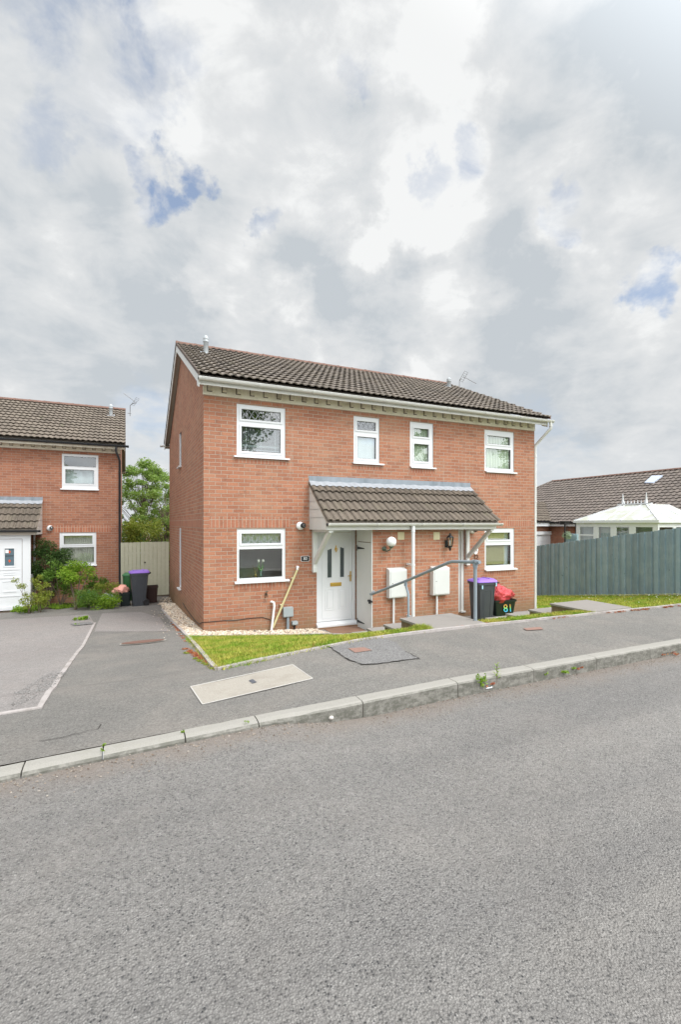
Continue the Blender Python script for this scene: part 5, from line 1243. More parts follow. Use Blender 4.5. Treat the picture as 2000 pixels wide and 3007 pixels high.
# south face (towards the street): x from CXf to CXf+CW
def kxx(px): return on_y(px, 1560, CY0).x
ps = [(kxx(1938), kxx(1979)), (kxx(1988), kxx(2030))]
wall_holes(fr, CXf, CXf+CW, cz0, cz1, CY0, [(a, b, .3, zp1) for a, b in ps], .05, 'Y', 1)
zt_b = on_x(1720,1571,CXf).z; fr.box(CXf+.0, CXf+.04, pw_[0][0], pw_[0][1], zt_b-.035, zt_b+.035)
fr.build('frame', M_UPVC, K).location = -ko
for a, b, c, d in hl: MB().box(CXf+.03, CXf+.036, a, b, c, d).build('pane', M_GLASS, K).location = -ko
for a, b in ps: MB().box(a, b, CY0+.03, CY0+.036, .3, zp1).build('pane', M_GLASS, K).location = -ko
bl_ = MB()
for i, (a, b, c, d) in enumerate(hl):
    n = 8
    for k in range(n):
        yy = a+(b-a)*(k+.5)/n; w2 = (b-a)/n*.42*(1 if i < 2 else .6); bl_.box(CXf+.2, CXf+.205, yy-w2, yy+w2, c, d)
bl_.build('vertical_blinds', mat('pale_blind', (.60,.60,.62), .8), K).location = -ko
MB().box(CXf+CW-.05, CXf+CW, CY0, CY1, cz0, cz1).box(CXf, CXf+CW, CY1-.05, CY1, cz0, cz1-.01).build('back_wall', M_INT, K).location = -ko
gt = MB(); gt.box(CXf-.09, CXf+.0, CY0-.09, CY1+.05, cz1, cz1+.12); gt.box(CXf, CXf+CW, CY0-.09, CY0, cz1, cz1+.12); gt.build('gutter', M_UPVC, K).location = -ko
xc = CXf+1.5; r0, r1 = Vector((xc, CY0+1.45, czr)), Vector((xc, CY1-1.5, czr)); e = cz1+.12
c00, c01, c10, c11 = Vector((CXf-.06,CY0-.06,e)), Vector((CXf-.06,CY1+.04,e)), Vector((CXf+CW,CY0-.06,e)), Vector((CXf+CW,CY1,e))
rp_ = MB(); rp_.face([c00,r0,r1,c01]); rp_.face([c00,c10,Vector((CXf+CW,CY0+1.45,czr)),r0]); rp_.face([c01,r1,c11]); rp_.face([r0,Vector((CXf+CW,CY0+1.45,czr)),c11,r1])
def _pc(t, p):
    u = objn(t); n = t.noise(u, 2.2, 3, .5); t.put(p.inputs['Base Color'], t.mix(t.rng(n, .45, .6), (.56,.57,.56), (.50,.51,.42)))
kr = rp_.build('roof', mat('opal_polycarbonate', (.8,.8,.75), .35, .4, _pc), K); kr.location = -ko
gbm = MB()
gbm.beam(c00, r0, .07, .05); gbm.beam(c01, r1, .06, .045)
for k in range(1, 5):
    y = CY0+(CY1-CY0)*k/5; yt = min(max(y, r0.y), r1.y); f_ = 1.0 if r0.y <= y <= r1.y else ((y-CY0)/1.45 if y < r0.y else (CY1-y)/1.5)
    tp = Vector((CXf-.06+(xc-CXf+.06)*f_, y, e+(czr-e)*f_)); gbm.beam((CXf-.06, y, e+.01), tp+Vector((0,0,.01)), .05, .035)
for k in (1, 2): 
    x = CXf+CW*k/3; f_ = min(1, (x-CXf)/1.5); gbm.beam((x, CY0-.06, e+.01), (x, CY0-.06+1.51*f_, e+(czr-e)*f_+.01), .05, .035)
gbm.build('glazing_bars', M_UPVC, kr)
gbm = MB(); gbm.beam(r0-Vector((0,.25,-.02)), r1+Vector((0,.25,.02)), .14, .06)
n = 7
for k in range(n): y = r0.y+(r1.y-r0.y)*(k+.5)/n; gbm.lathe([(.0,.16),(.02,.13),(.012,.10),(.03,.07),(.02,.03),(.03,.0)], (xc, y, czr+.04), 8)
gbm.build('cresting', M_UPVC, kr)
for y in (r0.y, r1.y): MB().lathe([(0,.52),(.01,.50),(.018,.42),(.03,.36),(.022,.34),(.045,.27),(.03,.24),(.055,.14),(.055,.02),(.07,.0)], (xc, y, czr+.04), 12).build('finial', M_UPVC, kr)

# ---------------------------------------------------------------- bins, boxes, bags
M_BIN = weathered('dark_grey_bin_plastic', (.060,.066,.076), .15, .45, 6, .4, (.12,.12,.12), .2)
M_PURPLE = weathered('purple_lid', (.30,.16,.62), .08, .4, 4, .4)
def wheelie(loc, rz, label, sc=1.0, lid=M_PURPLE):
    t = thing('wheelie_bin', loc, label, 'wheelie bin', None, rz); t.scale = (sc, sc, sc)
    # front is -X, wheels and handle at +X, side panels face +-Y
    def ring(xf, xb, w2, z, r=.05):
        out = []
        for (cx_, cy_, a0) in ((xb-r, w2-r, 0), (xf+r, w2-r, 90), (xf+r, -w2+r, 180), (xb-r, -w2+r, 270)):
            for k in range(4): a = R(a0+30*k); out.append((cx_+r*math.cos(a), cy_+r*math.sin(a), z))
        return out
    mb = MB(); R_ = [ring(-.20,.19,.195,.0,.04), ring(-.205,.19,.20,.03), ring(-.265,.25,.235,.82), ring(-.27,.26,.24,.90), ring(-.295,.285,.262,.905,.04), ring(-.295,.285,.262,.955,.04), ring(-.28,.27,.25,.957,.04), ring(-.24,.24,.21,.95)]
    mb.grid(R_, True, None, True); mb.face(R_[0][::-1]); mb.face(R_[-1])
    b = mb.build('body', M_BIN, t); md = b.modifiers.new('split', 'EDGE_SPLIT'); md.split_angle = R(35)
    mb = MB()
    for s2 in (1, -1):
        z0_, z1_ = .12, .78; w_at = lambda z: .20+(.235-.20)*(z-.03)/.79
        q = []
        for (x, z) in ((-.09,z0_),(.07,z0_),(.10,z1_-.05),(.07,z1_),(-.09,z1_),(-.12,z1_-.05)): q.append((x*1.1, s2*(w_at(z)+.0015), z))
        for i_ in range(6): mb.beam(q[i_], q[(i_+1) % 6], .012, .012, (0,1,0))
        mb.beam((-.19,s2*.2,.06),(-.235,s2*.236,.84), .016,.016,(0,1,0)); mb.beam((.17,s2*.2,.2),(.215,s2*.236,.84), .016,.016,(0,1,0))
    mb.build('ribs', M_BIN, t)
    mb = MB(); rows = [ring(-.315,.30,.272,.957,.05), ring(-.32,.30,.275,.972,.05), ring(-.30,.30,.255,.995,.05), ring(-.18,.27,.16,1.03,.05), ring(-.12,.2,.10,1.035,.05)]
    mb.grid(rows, True, None, True); mb.face(rows[-1]); mb.face(rows[0][::-1]); mb.box(-.20,-.16,-.14,.14,1.02,1.04); mb.box(.1,.14,-.16,.16,1.025,1.045)
    l = mb.build('lid', lid, t); md = l.modifiers.new('split', 'EDGE_SPLIT'); md.split_angle = R(40)
    mb = MB(); mb.tube([(.28,-.22,.93),(.33,-.22,.95),(.335,0,.952),(.33,.22,.95),(.28,.22,.93)], .016, 8); mb.build('handle', M_BLACK, t)
    for s2 in (-1, 1):
        mb = MB(); Mx = Matrix.Translation((.20,s2*.215,.10)) @ Matrix.Rotation(R(90), 4, 'X'); mb.lathe([(0,-.02),(.06,-.02),(.085,-.025),(.10,-.02),(.10,.02),(.085,.025),(.06,.02),(0,.02)], (0,0,0), 18, Mx); mb.build('wheel', M_BLACK, t)
    return t
q = GP(1418,1822); wb = wheelie((4.78+.0,-1.35,0), 0, '')
# place by depth so that lid and base meet the photo
dB = 10.75; pB = at_depth(1417,1800,dB); wb.location = (pB.x, pB.y, gz(pB.x, pB.y)+.0); zB = at_depth(1412,1697,dB).z
wb.rotation_euler = (0,0,R(-6)); wb['label'] = 'dark wheelie bin with a purple lid beside the handrail post of door 81'
wb.location.z = zB-1.04; wb.scale = (.86,.86,1.0)
text_mesh('8', 'numeral', .2, mat('yellow_sticker', (.70,.62,.12), .5), wb, Matrix.Translation((-.248,.06,.70)) @ Matrix.Rotation(R(-90), 4, 'Z') @ FACE_Y)
MB().box(-.20,-.165,-.275,-.262,.82,.90).box(.22,.25,-.285,-.27,.87,.95).build('tag', mat('pale_blue_tag', (.42,.68,.80), .5), wb)
wb2 = wheelie((0,0,0), R(4), 'dark wheelie bin with a purple lid in front of the pale gate')
dB = 14.0; pB = at_depth(408,1780,dB); zt3 = at_depth(408,1673,dB).z; wb2.location = (pB.x, pB.y, gz(pB.x,pB.y)+.005); s_ = (zt3-wb2.location.z)/1.04; wb2.scale = (s_*.88, s_*.92, s_)
# little notch handle on top
def openbox(name, loc, wx, wy, h, label, cat, m=M_BLACK, rz=0):
    t = thing(name, loc, label, cat, None, rz); mb = MB(); k = .82
    def rg(sx, sy, z, r=.04):
        out = []
        for (cx_, cy_, a0) in ((sx-r, sy-r, 0), (-sx+r, sy-r, 90), (-sx+r, -sy+r, 180), (sx-r, -sy+r, 270)):
            for q_ in range(4): a = R(a0+30*q_); out.append((cx_+r*math.cos(a), cy_+r*math.sin(a), z))
        return out
    x, y = wx/2, wy/2
    rows = [rg(x*k, y*k, 0), rg(x*.97, y*.97, h*.86), rg(x*1.05, y*1.05, h*.88), rg(x*1.05, y*1.05, h), rg(x*.98, y*.98, h), rg(x*.95, y*.95, h*.86), rg(x*k*.9, y*k*.9, .04)]
    mb.grid(rows, True, None, True); mb.face(rows[0][::-1]); mb.face(rows[-1]); o = mb.build('tub', m, t); md = o.modifiers.new('split', 'EDGE_SPLIT'); md.split_angle = R(35); return t
dB = 11.0; pb = at_depth(1471,1808,dB); M_BOX = mat('black_recycling_plastic', (.012,.020,.020), .35, .5)
zb2 = at_depth(1471,1811,dB-.25).z
rbx = openbox('recycling_box', (pb.x, pb.y, zb2), .58, .40, .37, 'black recycling box with rainbow number 81 beside the purple lidded bin', 'recycling box', M_BOX, R(-8))
def _rb(t, p):
    u = objn(t); sp = t.add('ShaderNodeSeparateXYZ'); t.put(sp.inputs[0], u); r_ = t.add('ShaderNodeValToRGB'); t.put(r_.inputs[0], t.rng(sp.outputs[2], .10, .25, 0, 1, False))
    c = r_.color_ramp; c.elements[0].color = (.10,.35,.75,1); c.elements[1].color = (.55,.28,.07,1)
    e_ = c.elements.new(.35); e_.color = (.05,.60,.62,1); e_ = c.elements.new(.6); e_.color = (.30,.62,.15,1); e_ = c.elements.new(.8); e_.color = (.52,.45,.10,1); t.put(p.inputs['Base Color'], r_.outputs[0])
text_mesh('81', 'numerals', .25, mat('rainbow_sticker', (.3,.6,.3), .4, .3, _rb), rbx, Matrix.Translation((.05,-.206,.175)) @ FACE_Y @ Matrix.Rotation(R(-6), 4, 'X'))
def bag(name, loc, rx_, ry_, h, m, label, cat='bag', seed=1, peak=.3):
    rnd = random.Random(seed); rows = []; n = 44
    ph = [rnd.uniform(0, 6.28) for _ in range(6)]
    for i in range(23):
        f_ = i/22; prof = math.sin(math.pi*min(1, .18+f_*.82))**.6*(1-.75*max(0, f_-.6)/.4) if f_ < 1 else .05
        row = []
        for k in range(n):
            a = 2*math.pi*k/n; cr_ = 1+.10*math.sin(3*a+ph[0]+f_*3)+.07*math.sin(5*a+ph[1]-f_*4)+.05*math.sin(9*a+ph[2]+f_*9)+rnd.uniform(-.03,.03)
            row.append((rx_*prof*cr_*math.cos(a)+peak*rx_*f_*.3, ry_*prof*cr_*math.sin(a), h*(f_+.03*math.sin(4*a+ph[3])*(f_*(1-f_)*4))))
        row = [Vector(p) for p in row]; cc = Vector((0,0,h*.4))
        for q_ in range(n):
            v_ = row[q_]; nz_ = mnoise.noise(v_*4.5+Vector((seed,0,0))); cr2 = abs(mnoise.noise(Vector((v_.x*7,v_.y*7,v_.z*3.5))+Vector((3,seed,1))))
            row[q_] = v_+(v_-cc).normalized()*(nz_*.07-cr2*.09)+Vector((-.10*rx_*v_.z/h,0,0))
        rows.append(row)
    mb = MB(); mb.grid(rows, True, None, True); mb.face(rows[0][::-1]); mb.face(rows[-1])
    o = mb.build(name, m); o.location = loc; return tag(o, label, cat)
def _bagm(c):
    def f(t, p):
        u = objn(t); n = t.noise(u, 9, 5, .6, 1.2); t.put(p.inputs['Base Color'], t.mix(t.rng(n, .3, .7), c, tuple(min(1, x*1.35+.04) for x in c))); bump(t, p, n, .05, .9)
    return f
bag('red_bag', (pb.x-.05, pb.y, zb2+.31), .38, .26, .42, mat('red_plastic_sack', (.62,.035,.045), .32, .5, _bagm((.46,.035,.045))), 'crumpled red plastic sack resting on the black recycling box', 'bag', 3, .1)
# left group of rubbish by the gate
pB = wb2.location
openb = openbox('recycling_box', (pB.x+.36, pB.y+.42, gz(pB.x+.3,pB.y+.3)+.02), .36, .30, .50, 'brown black tub behind the right side of the bin by the gate', 'recycling box', mat('brown_black_plastic', (.045,.025,.022), .5))
ob2 = openbox('recycling_box', (pB.x-.38, pB.y+.12, gz(pB.x,pB.y)+.0), .30, .34, .42, 'black box on the left of the bin by the gate holding a pink bag', 'recycling box', M_BOX)
bag('pink_bag', (pB.x-.50, pB.y+.14, gz(pB.x,pB.y)+.34), .26, .2, .30, mat('pink_plastic_sack', (.80,.33,.26), .4, .4, _bagm((.78,.34,.27))), 'pink plastic sack in the black box beside the bin by the gate', 'bag', 5)
bag('white_bag', (pB.x-.86, pB.y+.20, gz(pB.x,pB.y)+.12), .27, .2, .28, mat('white_blue_sack', (.55,.60,.70), .4, .4, _bagm((.50,.56,.68))), 'white and blue plastic sack lying left of the black box by the gate', 'bag', 8)
bag('teal_bag', (pB.x-1.35, pB.y+.28, gz(pB.x,pB.y)+.22), .25, .2, .27, mat('teal_sack', (.06,.28,.27), .4, .4, _bagm((.05,.25,.25))), 'dark teal plastic bag among the plants under the neighbour house', 'bag', 11)
gp_ = at_depth(376,1684,14.9); t = thing('green_bin', (gp_.x, gp_.y, gz(gp_.x,gp_.y)), 'narrow green bin with a round lid standing behind the purple lidded bin', 'bin'); hh_ = gp_.z-t.location.z
MB().lathe([(0,0),(.13,0),(.16,hh_*.88),(.16,hh_*.9)], (0,0,0), 16).build('body', mat('green_bin_plastic', (.05,.16,.06), .5), t); MB().lathe([(.0,hh_*1.04),(.10,hh_*1.03),(.17,hh_*.98),(.185,hh_*.93),(.17,hh_*.90)], (0,0,0), 16).build('lid', mat('green_lid', (.07,.20,.09), .5), t)

# ---------------------------------------------------------------- covers, slabs and patches in the ground
def drape(name, poly, off, m, label, cat, thick=.0):
    o = sheet(name, poly, off, m, .3); return tag(o, label, cat)
G2 = lambda l: [(lambda p: (p.x, p.y))(GP(x, y)) for x, y in l]
sl_ = G2([(559,2018),(859,1953),(918,1994),(594,2070)]); t = thing('chamber_cover', (sl_[0][0], sl_[0][1], gz(*sl_[0])), 'long cream exposed aggregate cover slab let into the footpath', 'cover slab')
o = sheet('slab', sl_, .006, M_EXPO, .3, None); o.parent = t; o.location = -Vector(t.location)
ins = []
cxs = sum(p[0] for p in sl_)/4; cys = sum(p[1] for p in sl_)/4
fr_ = MB()
for i in range(4):
    a, b = sl_[i], sl_[(i+1) % 4]; fr_.beam((a[0],a[1],gz(*a)+.0055), (b[0],b[1],gz(*b)+.0055), .010, .004)
o = fr_.build('steel_rim', weathered('dull_steel', (.50,.48,.45), .2, .6, 20), t); o.location = -Vector(t.location)
o = sheet('badge', G2([(730,2001),(742,1997),(754,2006),(741,2010)]), .010, mat('dark_steel', (.10,.11,.13), .5), .3); o.parent = t; o.location = -Vector(t.location)
M_RUST = weathered('rusty_cast_iron', (.20,.115,.09), .3, .8, 30, .3, (.15,.08,.06), .5, .004)
M_RUSTL = weathered('faded_red_cover', (.29,.175,.14), .25, .8, 30, .3, (.25,.17,.14), .4, .004)
drape('water_cover', G2([(1022,1906),(1070,1903),(1093,1912),(1043,1919)]), .010, M_RUSTL, 'small red rectangular cover inside the dark patch of the footpath', 'cover')
drape('water_cover', G2([(1537,1847),(1588,1843),(1597,1850),(1548,1853)]), .010, M_RUSTL, 'faded red cover on the footpath at the right near the handrail', 'cover')
el = []
for k in range(16): a = 2*math.pi*k/16; el.append((420+54*math.cos(a), 1887+7*math.sin(a)-4*math.cos(a)))
mh = thing('manhole_cover', tuple(GP(420,1887)), 'rusty elongated manhole cover in the driveway beside the lawn', 'manhole cover')
gc_ = GP(420,1887)
ring_ = [(gc_.x+.36*math.cos(2*math.pi*k/18), gc_.y+.27*math.sin(2*math.pi*k/18)) for k in range(18)]
o = sheet('frame', ring_, .012, M_KERB, .3); o.parent = mh; o.location = -Vector(mh.location)
ring_ = [(gc_.x+.33*math.cos(2*math.pi*k/18), gc_.y+.23*math.sin(2*math.pi*k/18)) for k in range(18)]
o = sheet('lid', ring_, .020, M_RUST, .3); o.parent = mh; o.location = -Vector(mh.location)
drape('manhole_cover', G2([(205,1834),(262,1828),(275,1834),(215,1840)]), .02, M_PATCH, 'dark flat cover at the top of the driveway with a weed on it', 'manhole cover')
pt = G2([(965,1899),(1020,1936),(1062,1952),(1110,1950),(1234,1935),(1190,1914),(1165,1888),(1120,1874)])
S(sheet('footpath_patch', pt, .005, M_PATCH, .3))
pt2 = G2([(0,2266),(55,2256),(92,2262),(62,2276),(0,2292)])
o = S(sheet('road_patch', pt2, .005, M_PATCH, .3, None, road_z))
# crack outlines
def crack(l, label, w_=.010, off=.012, m=None):
    P = [GP(x, y) for x, y in l]; mb = MB()
    Q = []
    for a, b in zip(P[:-1], P[1:]):
        n = max(1, int((b-a).length/.05)); Q += [a.lerp(b, i/n)+Vector((random.uniform(-.012,.012), random.uniform(-.012,.012), 0)) for i in range(n)]
    Q.append(P[-1]); rows = []
    for i, q in enumerate(Q):
        d = Q[min(i+1,len(Q)-1)]-Q[max(i-1,0)]; nn = Vector((-d.y, d.x, 0)).normalized()*w_*random.uniform(.2,1)*.5; z = (gz(q.x,q.y) if q.y > kerb_y(q.x)-KW else road_z(q.x,q.y))+off
        rows.append([(q.x+nn.x,q.y+nn.y,z),(q.x-nn.x,q.y-nn.y,z)])
    mb.grid(rows, False); o = mb.build('crack', m or mat('dark_crack', (.055,.05,.045), .9)); return tag(o, label, 'crack')
crack([(965,1899),(1020,1936),(1062,1952),(1110,1950),(1234,1935),(1190,1914)], 'dark curved joint round the asphalt patch with the red cover', .015, .008)
crack([(120,2178),(180,2168),(240,2152),(290,2140),(296,2128)], 'dark crack across the footpath near the dropped kerb', .008, .006)
# gritty scar beside the strip
stones([tuple(GP(x,y).to_2d()) for x, y in ((30,2090),(125,2040),(200,1975),(140,1980),(40,2040))], 700, .003, .009, [(.12,.115,.11),(.30,.29,.28),(.20,.19,.18)], 'dark broken grit beside the concrete strip', .014, .004)
def road_stones(n, label):
    v = []; f = []
    for _ in range(n):
        x = random.uniform(-3, 9); y = kerb_y(x)-KW-abs(random.gauss(.02, .10)); r = random.uniform(.002,.007); z = road_z(x,y)+r*.4; i = len(v)
        v += [(x+r*random.uniform(.6,1.4)*math.cos(a), y+r*random.uniform(.6,1.2)*math.sin(a), z+random.uniform(-.2,.4)*r) for a in (0,1.26,2.5,3.77,5.0)]+[(x,y,z+r)]
        f += [(i+k, i+(k+1) % 5, i+5) for k in range(5)]
    me = bpy.data.meshes.new('grit'); me.from_pydata(v, [], f); me.materials.append(islandmat('grit_mat', [(.20,.15,.11),(.34,.29,.24),(.12,.09,.07),(.42,.38,.33)]))
    o = bpy.data.objects.new('grit', me); col.objects.link(o); return tag(o, label, 'grit', None, 'stuff')
road_stones(2600, 'brown grit gathered in the gutter of the road')
p = GP(972,2112); mb = MB(); mb.lathe([(0,.0),(.018,.003),(.022,.012),(.014,.022),(0,.026)], (0,0,0), 7); o = mb.build('stone', mat('pale_stone', (.55,.52,.48), .9)); o.location = p; tag(o, 'pale pebble on the road just below the kerb ramp', 'stone')
p = GP(1435,2021); mb = MB(); mb.face([(-.035,-.012,.004),(.03,-.018,.006),(.045,.006,.012),(.0,.016,.010),(-.03,.012,.012)]); o = mb.build('litter', mat('white_paper', (.8,.82,.88), .7)); o.location = p; tag(o, 'scrap of white litter on the road under the kerb weeds', 'litter')
# ---------------------------------------------------------------- plants
L_MID = leafmat('leaf_mid', (.06,.13,.018), (.11,.22,.03), (.20,.32,.06))
L_DARK = leafmat('leaf_dark', (.022,.05,.014), (.045,.10,.022), (.09,.16,.035), .2)
L_YEL = leafmat('leaf_yellow', (.20,.26,.03), (.27,.33,.05), (.38,.38,.08))
L_TREE = leafmat('leaf_tree', (.14,.24,.05), (.24,.37,.08), (.38,.48,.16), .45)
L_RED = leafmat('sedum_red', (.32,.05,.03), (.45,.12,.07), (.40,.28,.10), .15)
L_LIME = leafmat('leaf_lime', (.14,.26,.02), (.22,.38,.03), (.34,.46,.06), .35)
M_BARK = weathered('bark', (.16,.12,.09), .3, .9, 20)
def leaf_mesh(name, clusters, n, size, m, parent, asp=.5, droop=.0, rnd=None):
    rnd = rnd or random; v = []; f = []
    for _ in range(n):
        c, r = rnd.choice(clusters); d = Vector((rnd.gauss(0,1), rnd.gauss(0,1), rnd.gauss(0,1))).normalized()*(rnd.random()**.45)
        p = Vector((c[0]+d.x*r[0], c[1]+d.y*r[1], c[2]+d.z*r[2]))
        a = Vector((rnd.gauss(0,1), rnd.gauss(0,1), rnd.gauss(0,.6)-droop)).normalized(); b = a.orthogonal().normalized(); b = (Matrix.Rotation(rnd.uniform(0,6.28), 3, a) @ b)
        s_ = size*rnd.uniform(.55,1.3); i = len(v); nn = a.cross(b)*s_*.12
        v += [p-a*s_*.5, p+b*s_*asp*.5+nn, p+a*s_*.5, p-b*s_*asp*.5+nn]; f.append((i,i+1,i+2,i+3))
    me = bpy.data.meshes.new(name); me.from_pydata([tuple(q) for q in v], [], f); me.materials.append(m)
    o = bpy.data.objects.new(name, me); col.objects.link(o)
    if parent: o.parent = parent
    return o
def shrub(name, loc, w_, h, n, size, m, label, cat='shrub', stems=7, z0=.25, ncl=14, clr=.22, seed=1, flat=.8, stem_r=.012, asp=.5, top=0):
    rnd = random.Random(seed); t = thing(name, loc, label, cat); cl = []; st = MB()
    for k in range(ncl):
        a = rnd.uniform(0,6.28); rr_ = (rnd.random()**.5)*w_*.5*(1-clr*.5); z = h*(z0+(1-z0)*rnd.random())*(1-.25*(rr_/(w_*.5))**2)
        c = (rr_*math.cos(a), rr_*math.sin(a)*flat, z); cl.append((c, (w_*clr, w_*clr*flat, w_*clr*.8)))
    for k in range(stems):
        c = cl[k % len(cl)][0]; b = (rnd.uniform(-.05,.05), rnd.uniform(-.05,.05), 0)
        mid = (b[0]*.5+c[0]*.45+rnd.uniform(-.05,.05), b[1]*.5+c[1]*.45, c[2]*.5); st.tube([b, mid, c], [stem_r, stem_r*.8, stem_r*.35], 5)
    st.build('stems', M_BARK, t); leaf_mesh('foliage', cl, n, size, m, t, asp, 0, rnd); return t
def tree(loc, h, w_, n, size, m, label, seed=1, trunk=.12, z0=.3, ncl=46, clr=.13, shape=1.0, name='tree', group=None):
    rnd = random.Random(seed); t = thing(name, loc, label, 'tree', group); cl = []; st = MB()
    tr = [Vector((0,0,0)), Vector((rnd.uniform(-.1,.1),0,h*.3)), Vector((rnd.uniform(-.2,.2),rnd.uniform(-.2,.2),h*.62)), Vector((rnd.uniform(-.2,.2),0,h*.95))]
    st.tube(tr, [trunk, trunk*.8, trunk*.45, trunk*.1], 8)
    for k in range(ncl):
        zz = z0+(1-z0)*rnd.random(); env = math.sin(math.pi*min(1, (zz-z0)/(1-z0)*.85+.15))**.7*shape
        a = rnd.uniform(0,6.28); rr_ = w_*.5*env*(rnd.random()**.4); c = Vector((rr_*math.cos(a), rr_*math.sin(a), h*zz)); s_ = rnd.uniform(.6,1.3)
        cl.append((c, (w_*clr*s_, w_*clr*s_, w_*clr*s_*.75)))
        f_ = max(.15, zz-.25); base = tr[0].lerp(tr[-1], f_); st.tube([base, base.lerp(c, .5)+Vector((0,0,.1)), c], [trunk*.3, trunk*.18, trunk*.05], 5)
    st.build('trunk', M_BARK, t); leaf_mesh('crown', cl, n, size, m, t, .55, .1, rnd); return t
def gloc(p): return (p.x, p.y, gz(p.x, p.y))
# trees seen in the gap between the houses
q = at_depth(425,1600,24); tree((q.x,q.y,-1.5), 6.6, 4.2, 30000, .10, L_TREE, 'tall loose light green tree seen over the gate between the houses', 4, .07, .22, 170, .075, 1.05)
q = at_depth(478,1600,22); tree((q.x,q.y,-1.5), 5.4, 3.0, 16000, .09, L_TREE, 'shorter leafy green tree close to the side wall, behind the gate', 9, .06, .22, 90, .085)
q = at_depth(398,1590,18.5); shrub('bush', (q.x,q.y,-1.2), 2.1, 3.55, 9000, .075, L_YEL, 'yellow green bush just behind the pale gate', 'bush', 8, .25, 30, .17, 3)
q = at_depth(378,1560,19.5); shrub('bush', (q.x,q.y,-1.2), 1.6, 3.4, 6000, .085, L_DARK, 'dark green bush behind the gate beside the neighbour house', 'bush', 6, .25, 26, .18, 13)
q = at_depth(484,1592,34); t = thing('distant_house', (q.x,q.y,-2), 'sliver of a far red brick house low behind the trees over the gate', 'house')
MB().box(-2,2.5,0,5,0,q.z+2).build('wall', M_BRICKN, t); MB().prism([(-2.2,-.2,q.z+2),(2.7,-.2,q.z+2),(2.7,2.5,q.z+3.0-.6),(-2.2,2.5,q.z+3.0-.6)], (0,0,.06)).build('roof', M_RIDGE, t)
# bed below the neighbour's window
def bed(px, py, t_): p = at_depth(px, py, t_); return (p.x, p.y, gz(p.x, p.y))
shrub('climber', bed(140,1790,14.2), 1.15, 2.0, 9500, .055, L_DARK, 'tall dark climbing shrub against the neighbour wall right of its porch', 'shrub', 9, .15, 26, .19, 21, .6)
shrub('shrub', bed(178,1795,13.8), .95, 1.45, 2600, .06, L_MID, 'mid green rose shrub between the dark climber and the bright round shrub', 'shrub', 8, .3, 18, .2, 22, .6)
shrub('rose_bush', bed(222,1795,13.3), .95, 1.42, 2600, .065, L_LIME, 'bright round topped bush on a bare stem in front of the neighbour window', 'shrub', 5, .58, 16, .21, 23, .7, .02)
shrub('shrub', bed(85,1800,12.7), .85, 1.12, 1100, .05, L_YEL, 'airy yellow green shrub in front of the neighbour front door', 'shrub', 10, .2, 16, .12, 24, .8, .007)
shrub('shrub', bed(115,1800,12.9), .60, .80, 900, .055, L_YEL, 'small dense yellow green shrub right of the neighbour door', 'shrub', 6, .25, 12, .2, 28, .8, .007)
shrub('shrub', bed(285,1792,14.2), .70, .85, 1500, .06, L_MID, 'low green shrub under the right end of the neighbour window', 'shrub', 6, .3, 14, .2, 25, .6)
shrub('shrub', bed(318,1790,13.9), .75, .72, 1300, .06, L_YEL, 'pale yellow green shrub left of the bags by the gate', 'shrub', 6, .3, 14, .2, 26, .6)
shrub('lavender', bed(270,1798,13.2), 1.25, .55, 4500, .075, L_MID, 'wide low feathery green mound at the front of the flower bed', 'shrub', 5, .1, 24, .17, 27, .6, .006, .14)
shrub('lavender', bed(310,1796,13.2), .9, .42, 2200, .05, L_LIME, 'low bright green plant beside the feathery mound near the bags', 'shrub', 4, .1, 14, .2, 37, .6, .006, .4)
# ground cover along the bed edge
cl = []
for k in range(70):
    px = 35+random.random()*335; py = 1797-(px-40)*.078+random.uniform(-6,3); p = GP(px, py); s_ = random.uniform(.6,1.4); cl.append(((p.x,p.y,gz(p.x,p.y)+.04*s_), (.10*s_,.08,.06*s_)))
tag(leaf_mesh('ground_cover', cl, 6500, .045, L_LIME, None), 'low bright green ground cover weeds along the front of the flower bed', 'ground cover', None, 'stuff')
cl = [((lambda p: (p.x,p.y,p.z+.08))(GP(75,1800)), (.22,.12,.10))]; 
tag(leaf_mesh('weed', cl, 420, .06, L_LIME, None), 'clump of bright green weed at the foot of the neighbour door step', 'weed')
# weeds
def weed(px, py, r, n, m, label, size=.03, h=.03, name='weed'):
    p = GP(px, py); cl = [((p.x+random.uniform(-r,r), p.y+random.uniform(-r,r)*.4, p.z+random.uniform(.0,h)), (r*.4,r*.25,h*.5)) for _ in range(6)]
    return tag(leaf_mesh(name, cl, n, size, m, None), label, 'weed')
weed(238,1822,.16,240,L_LIME,'green weed growing on the dark cover at the top of the driveway',.05,.07)
weed(228,1836,.05,60,L_LIME,'tiny weed at the top end of the concrete strip',.04,.04)
weed(1415,2010,.05,90,L_LIME,'round leafed green weed at the foot of the kerb',.028,.08)
q = GP(1460,2005); t = thing('weed', tuple(q), 'upright green weed with pointed leaves against the kerb', 'weed'); rnd = random.Random(2)
MB().tube([(0,0,0),(.004,0,.08),(0,0,.155)], .003, 5).build('stem', M_BARK, t)
v_ = MB()
for k in range(22):
    z = .03+.13*k/22; a = k*2.4; l = .045 if z < .13 else .035; v_.face([(0,0,z),(l*.5*math.cos(a+.25),l*.5*math.sin(a+.25),z+.018),(l*math.cos(a),l*math.sin(a),z+.022),(l*.5*math.cos(a-.25),l*.5*math.sin(a-.25),z+.018)])
v_.build('leaves', L_LIME, t)
weed(1440,2013,.05,60,L_RED,'red tinged weed between the two green weeds at the kerb',.02,.02)
weed(1605,1980,.03,50,L_LIME,'small green weed in the gutter right of the leafy weeds',.02,.02)
weed(1665,1970,.08,160,L_LIME,'spreading green weed patch along the kerb on the right',.022,.02)
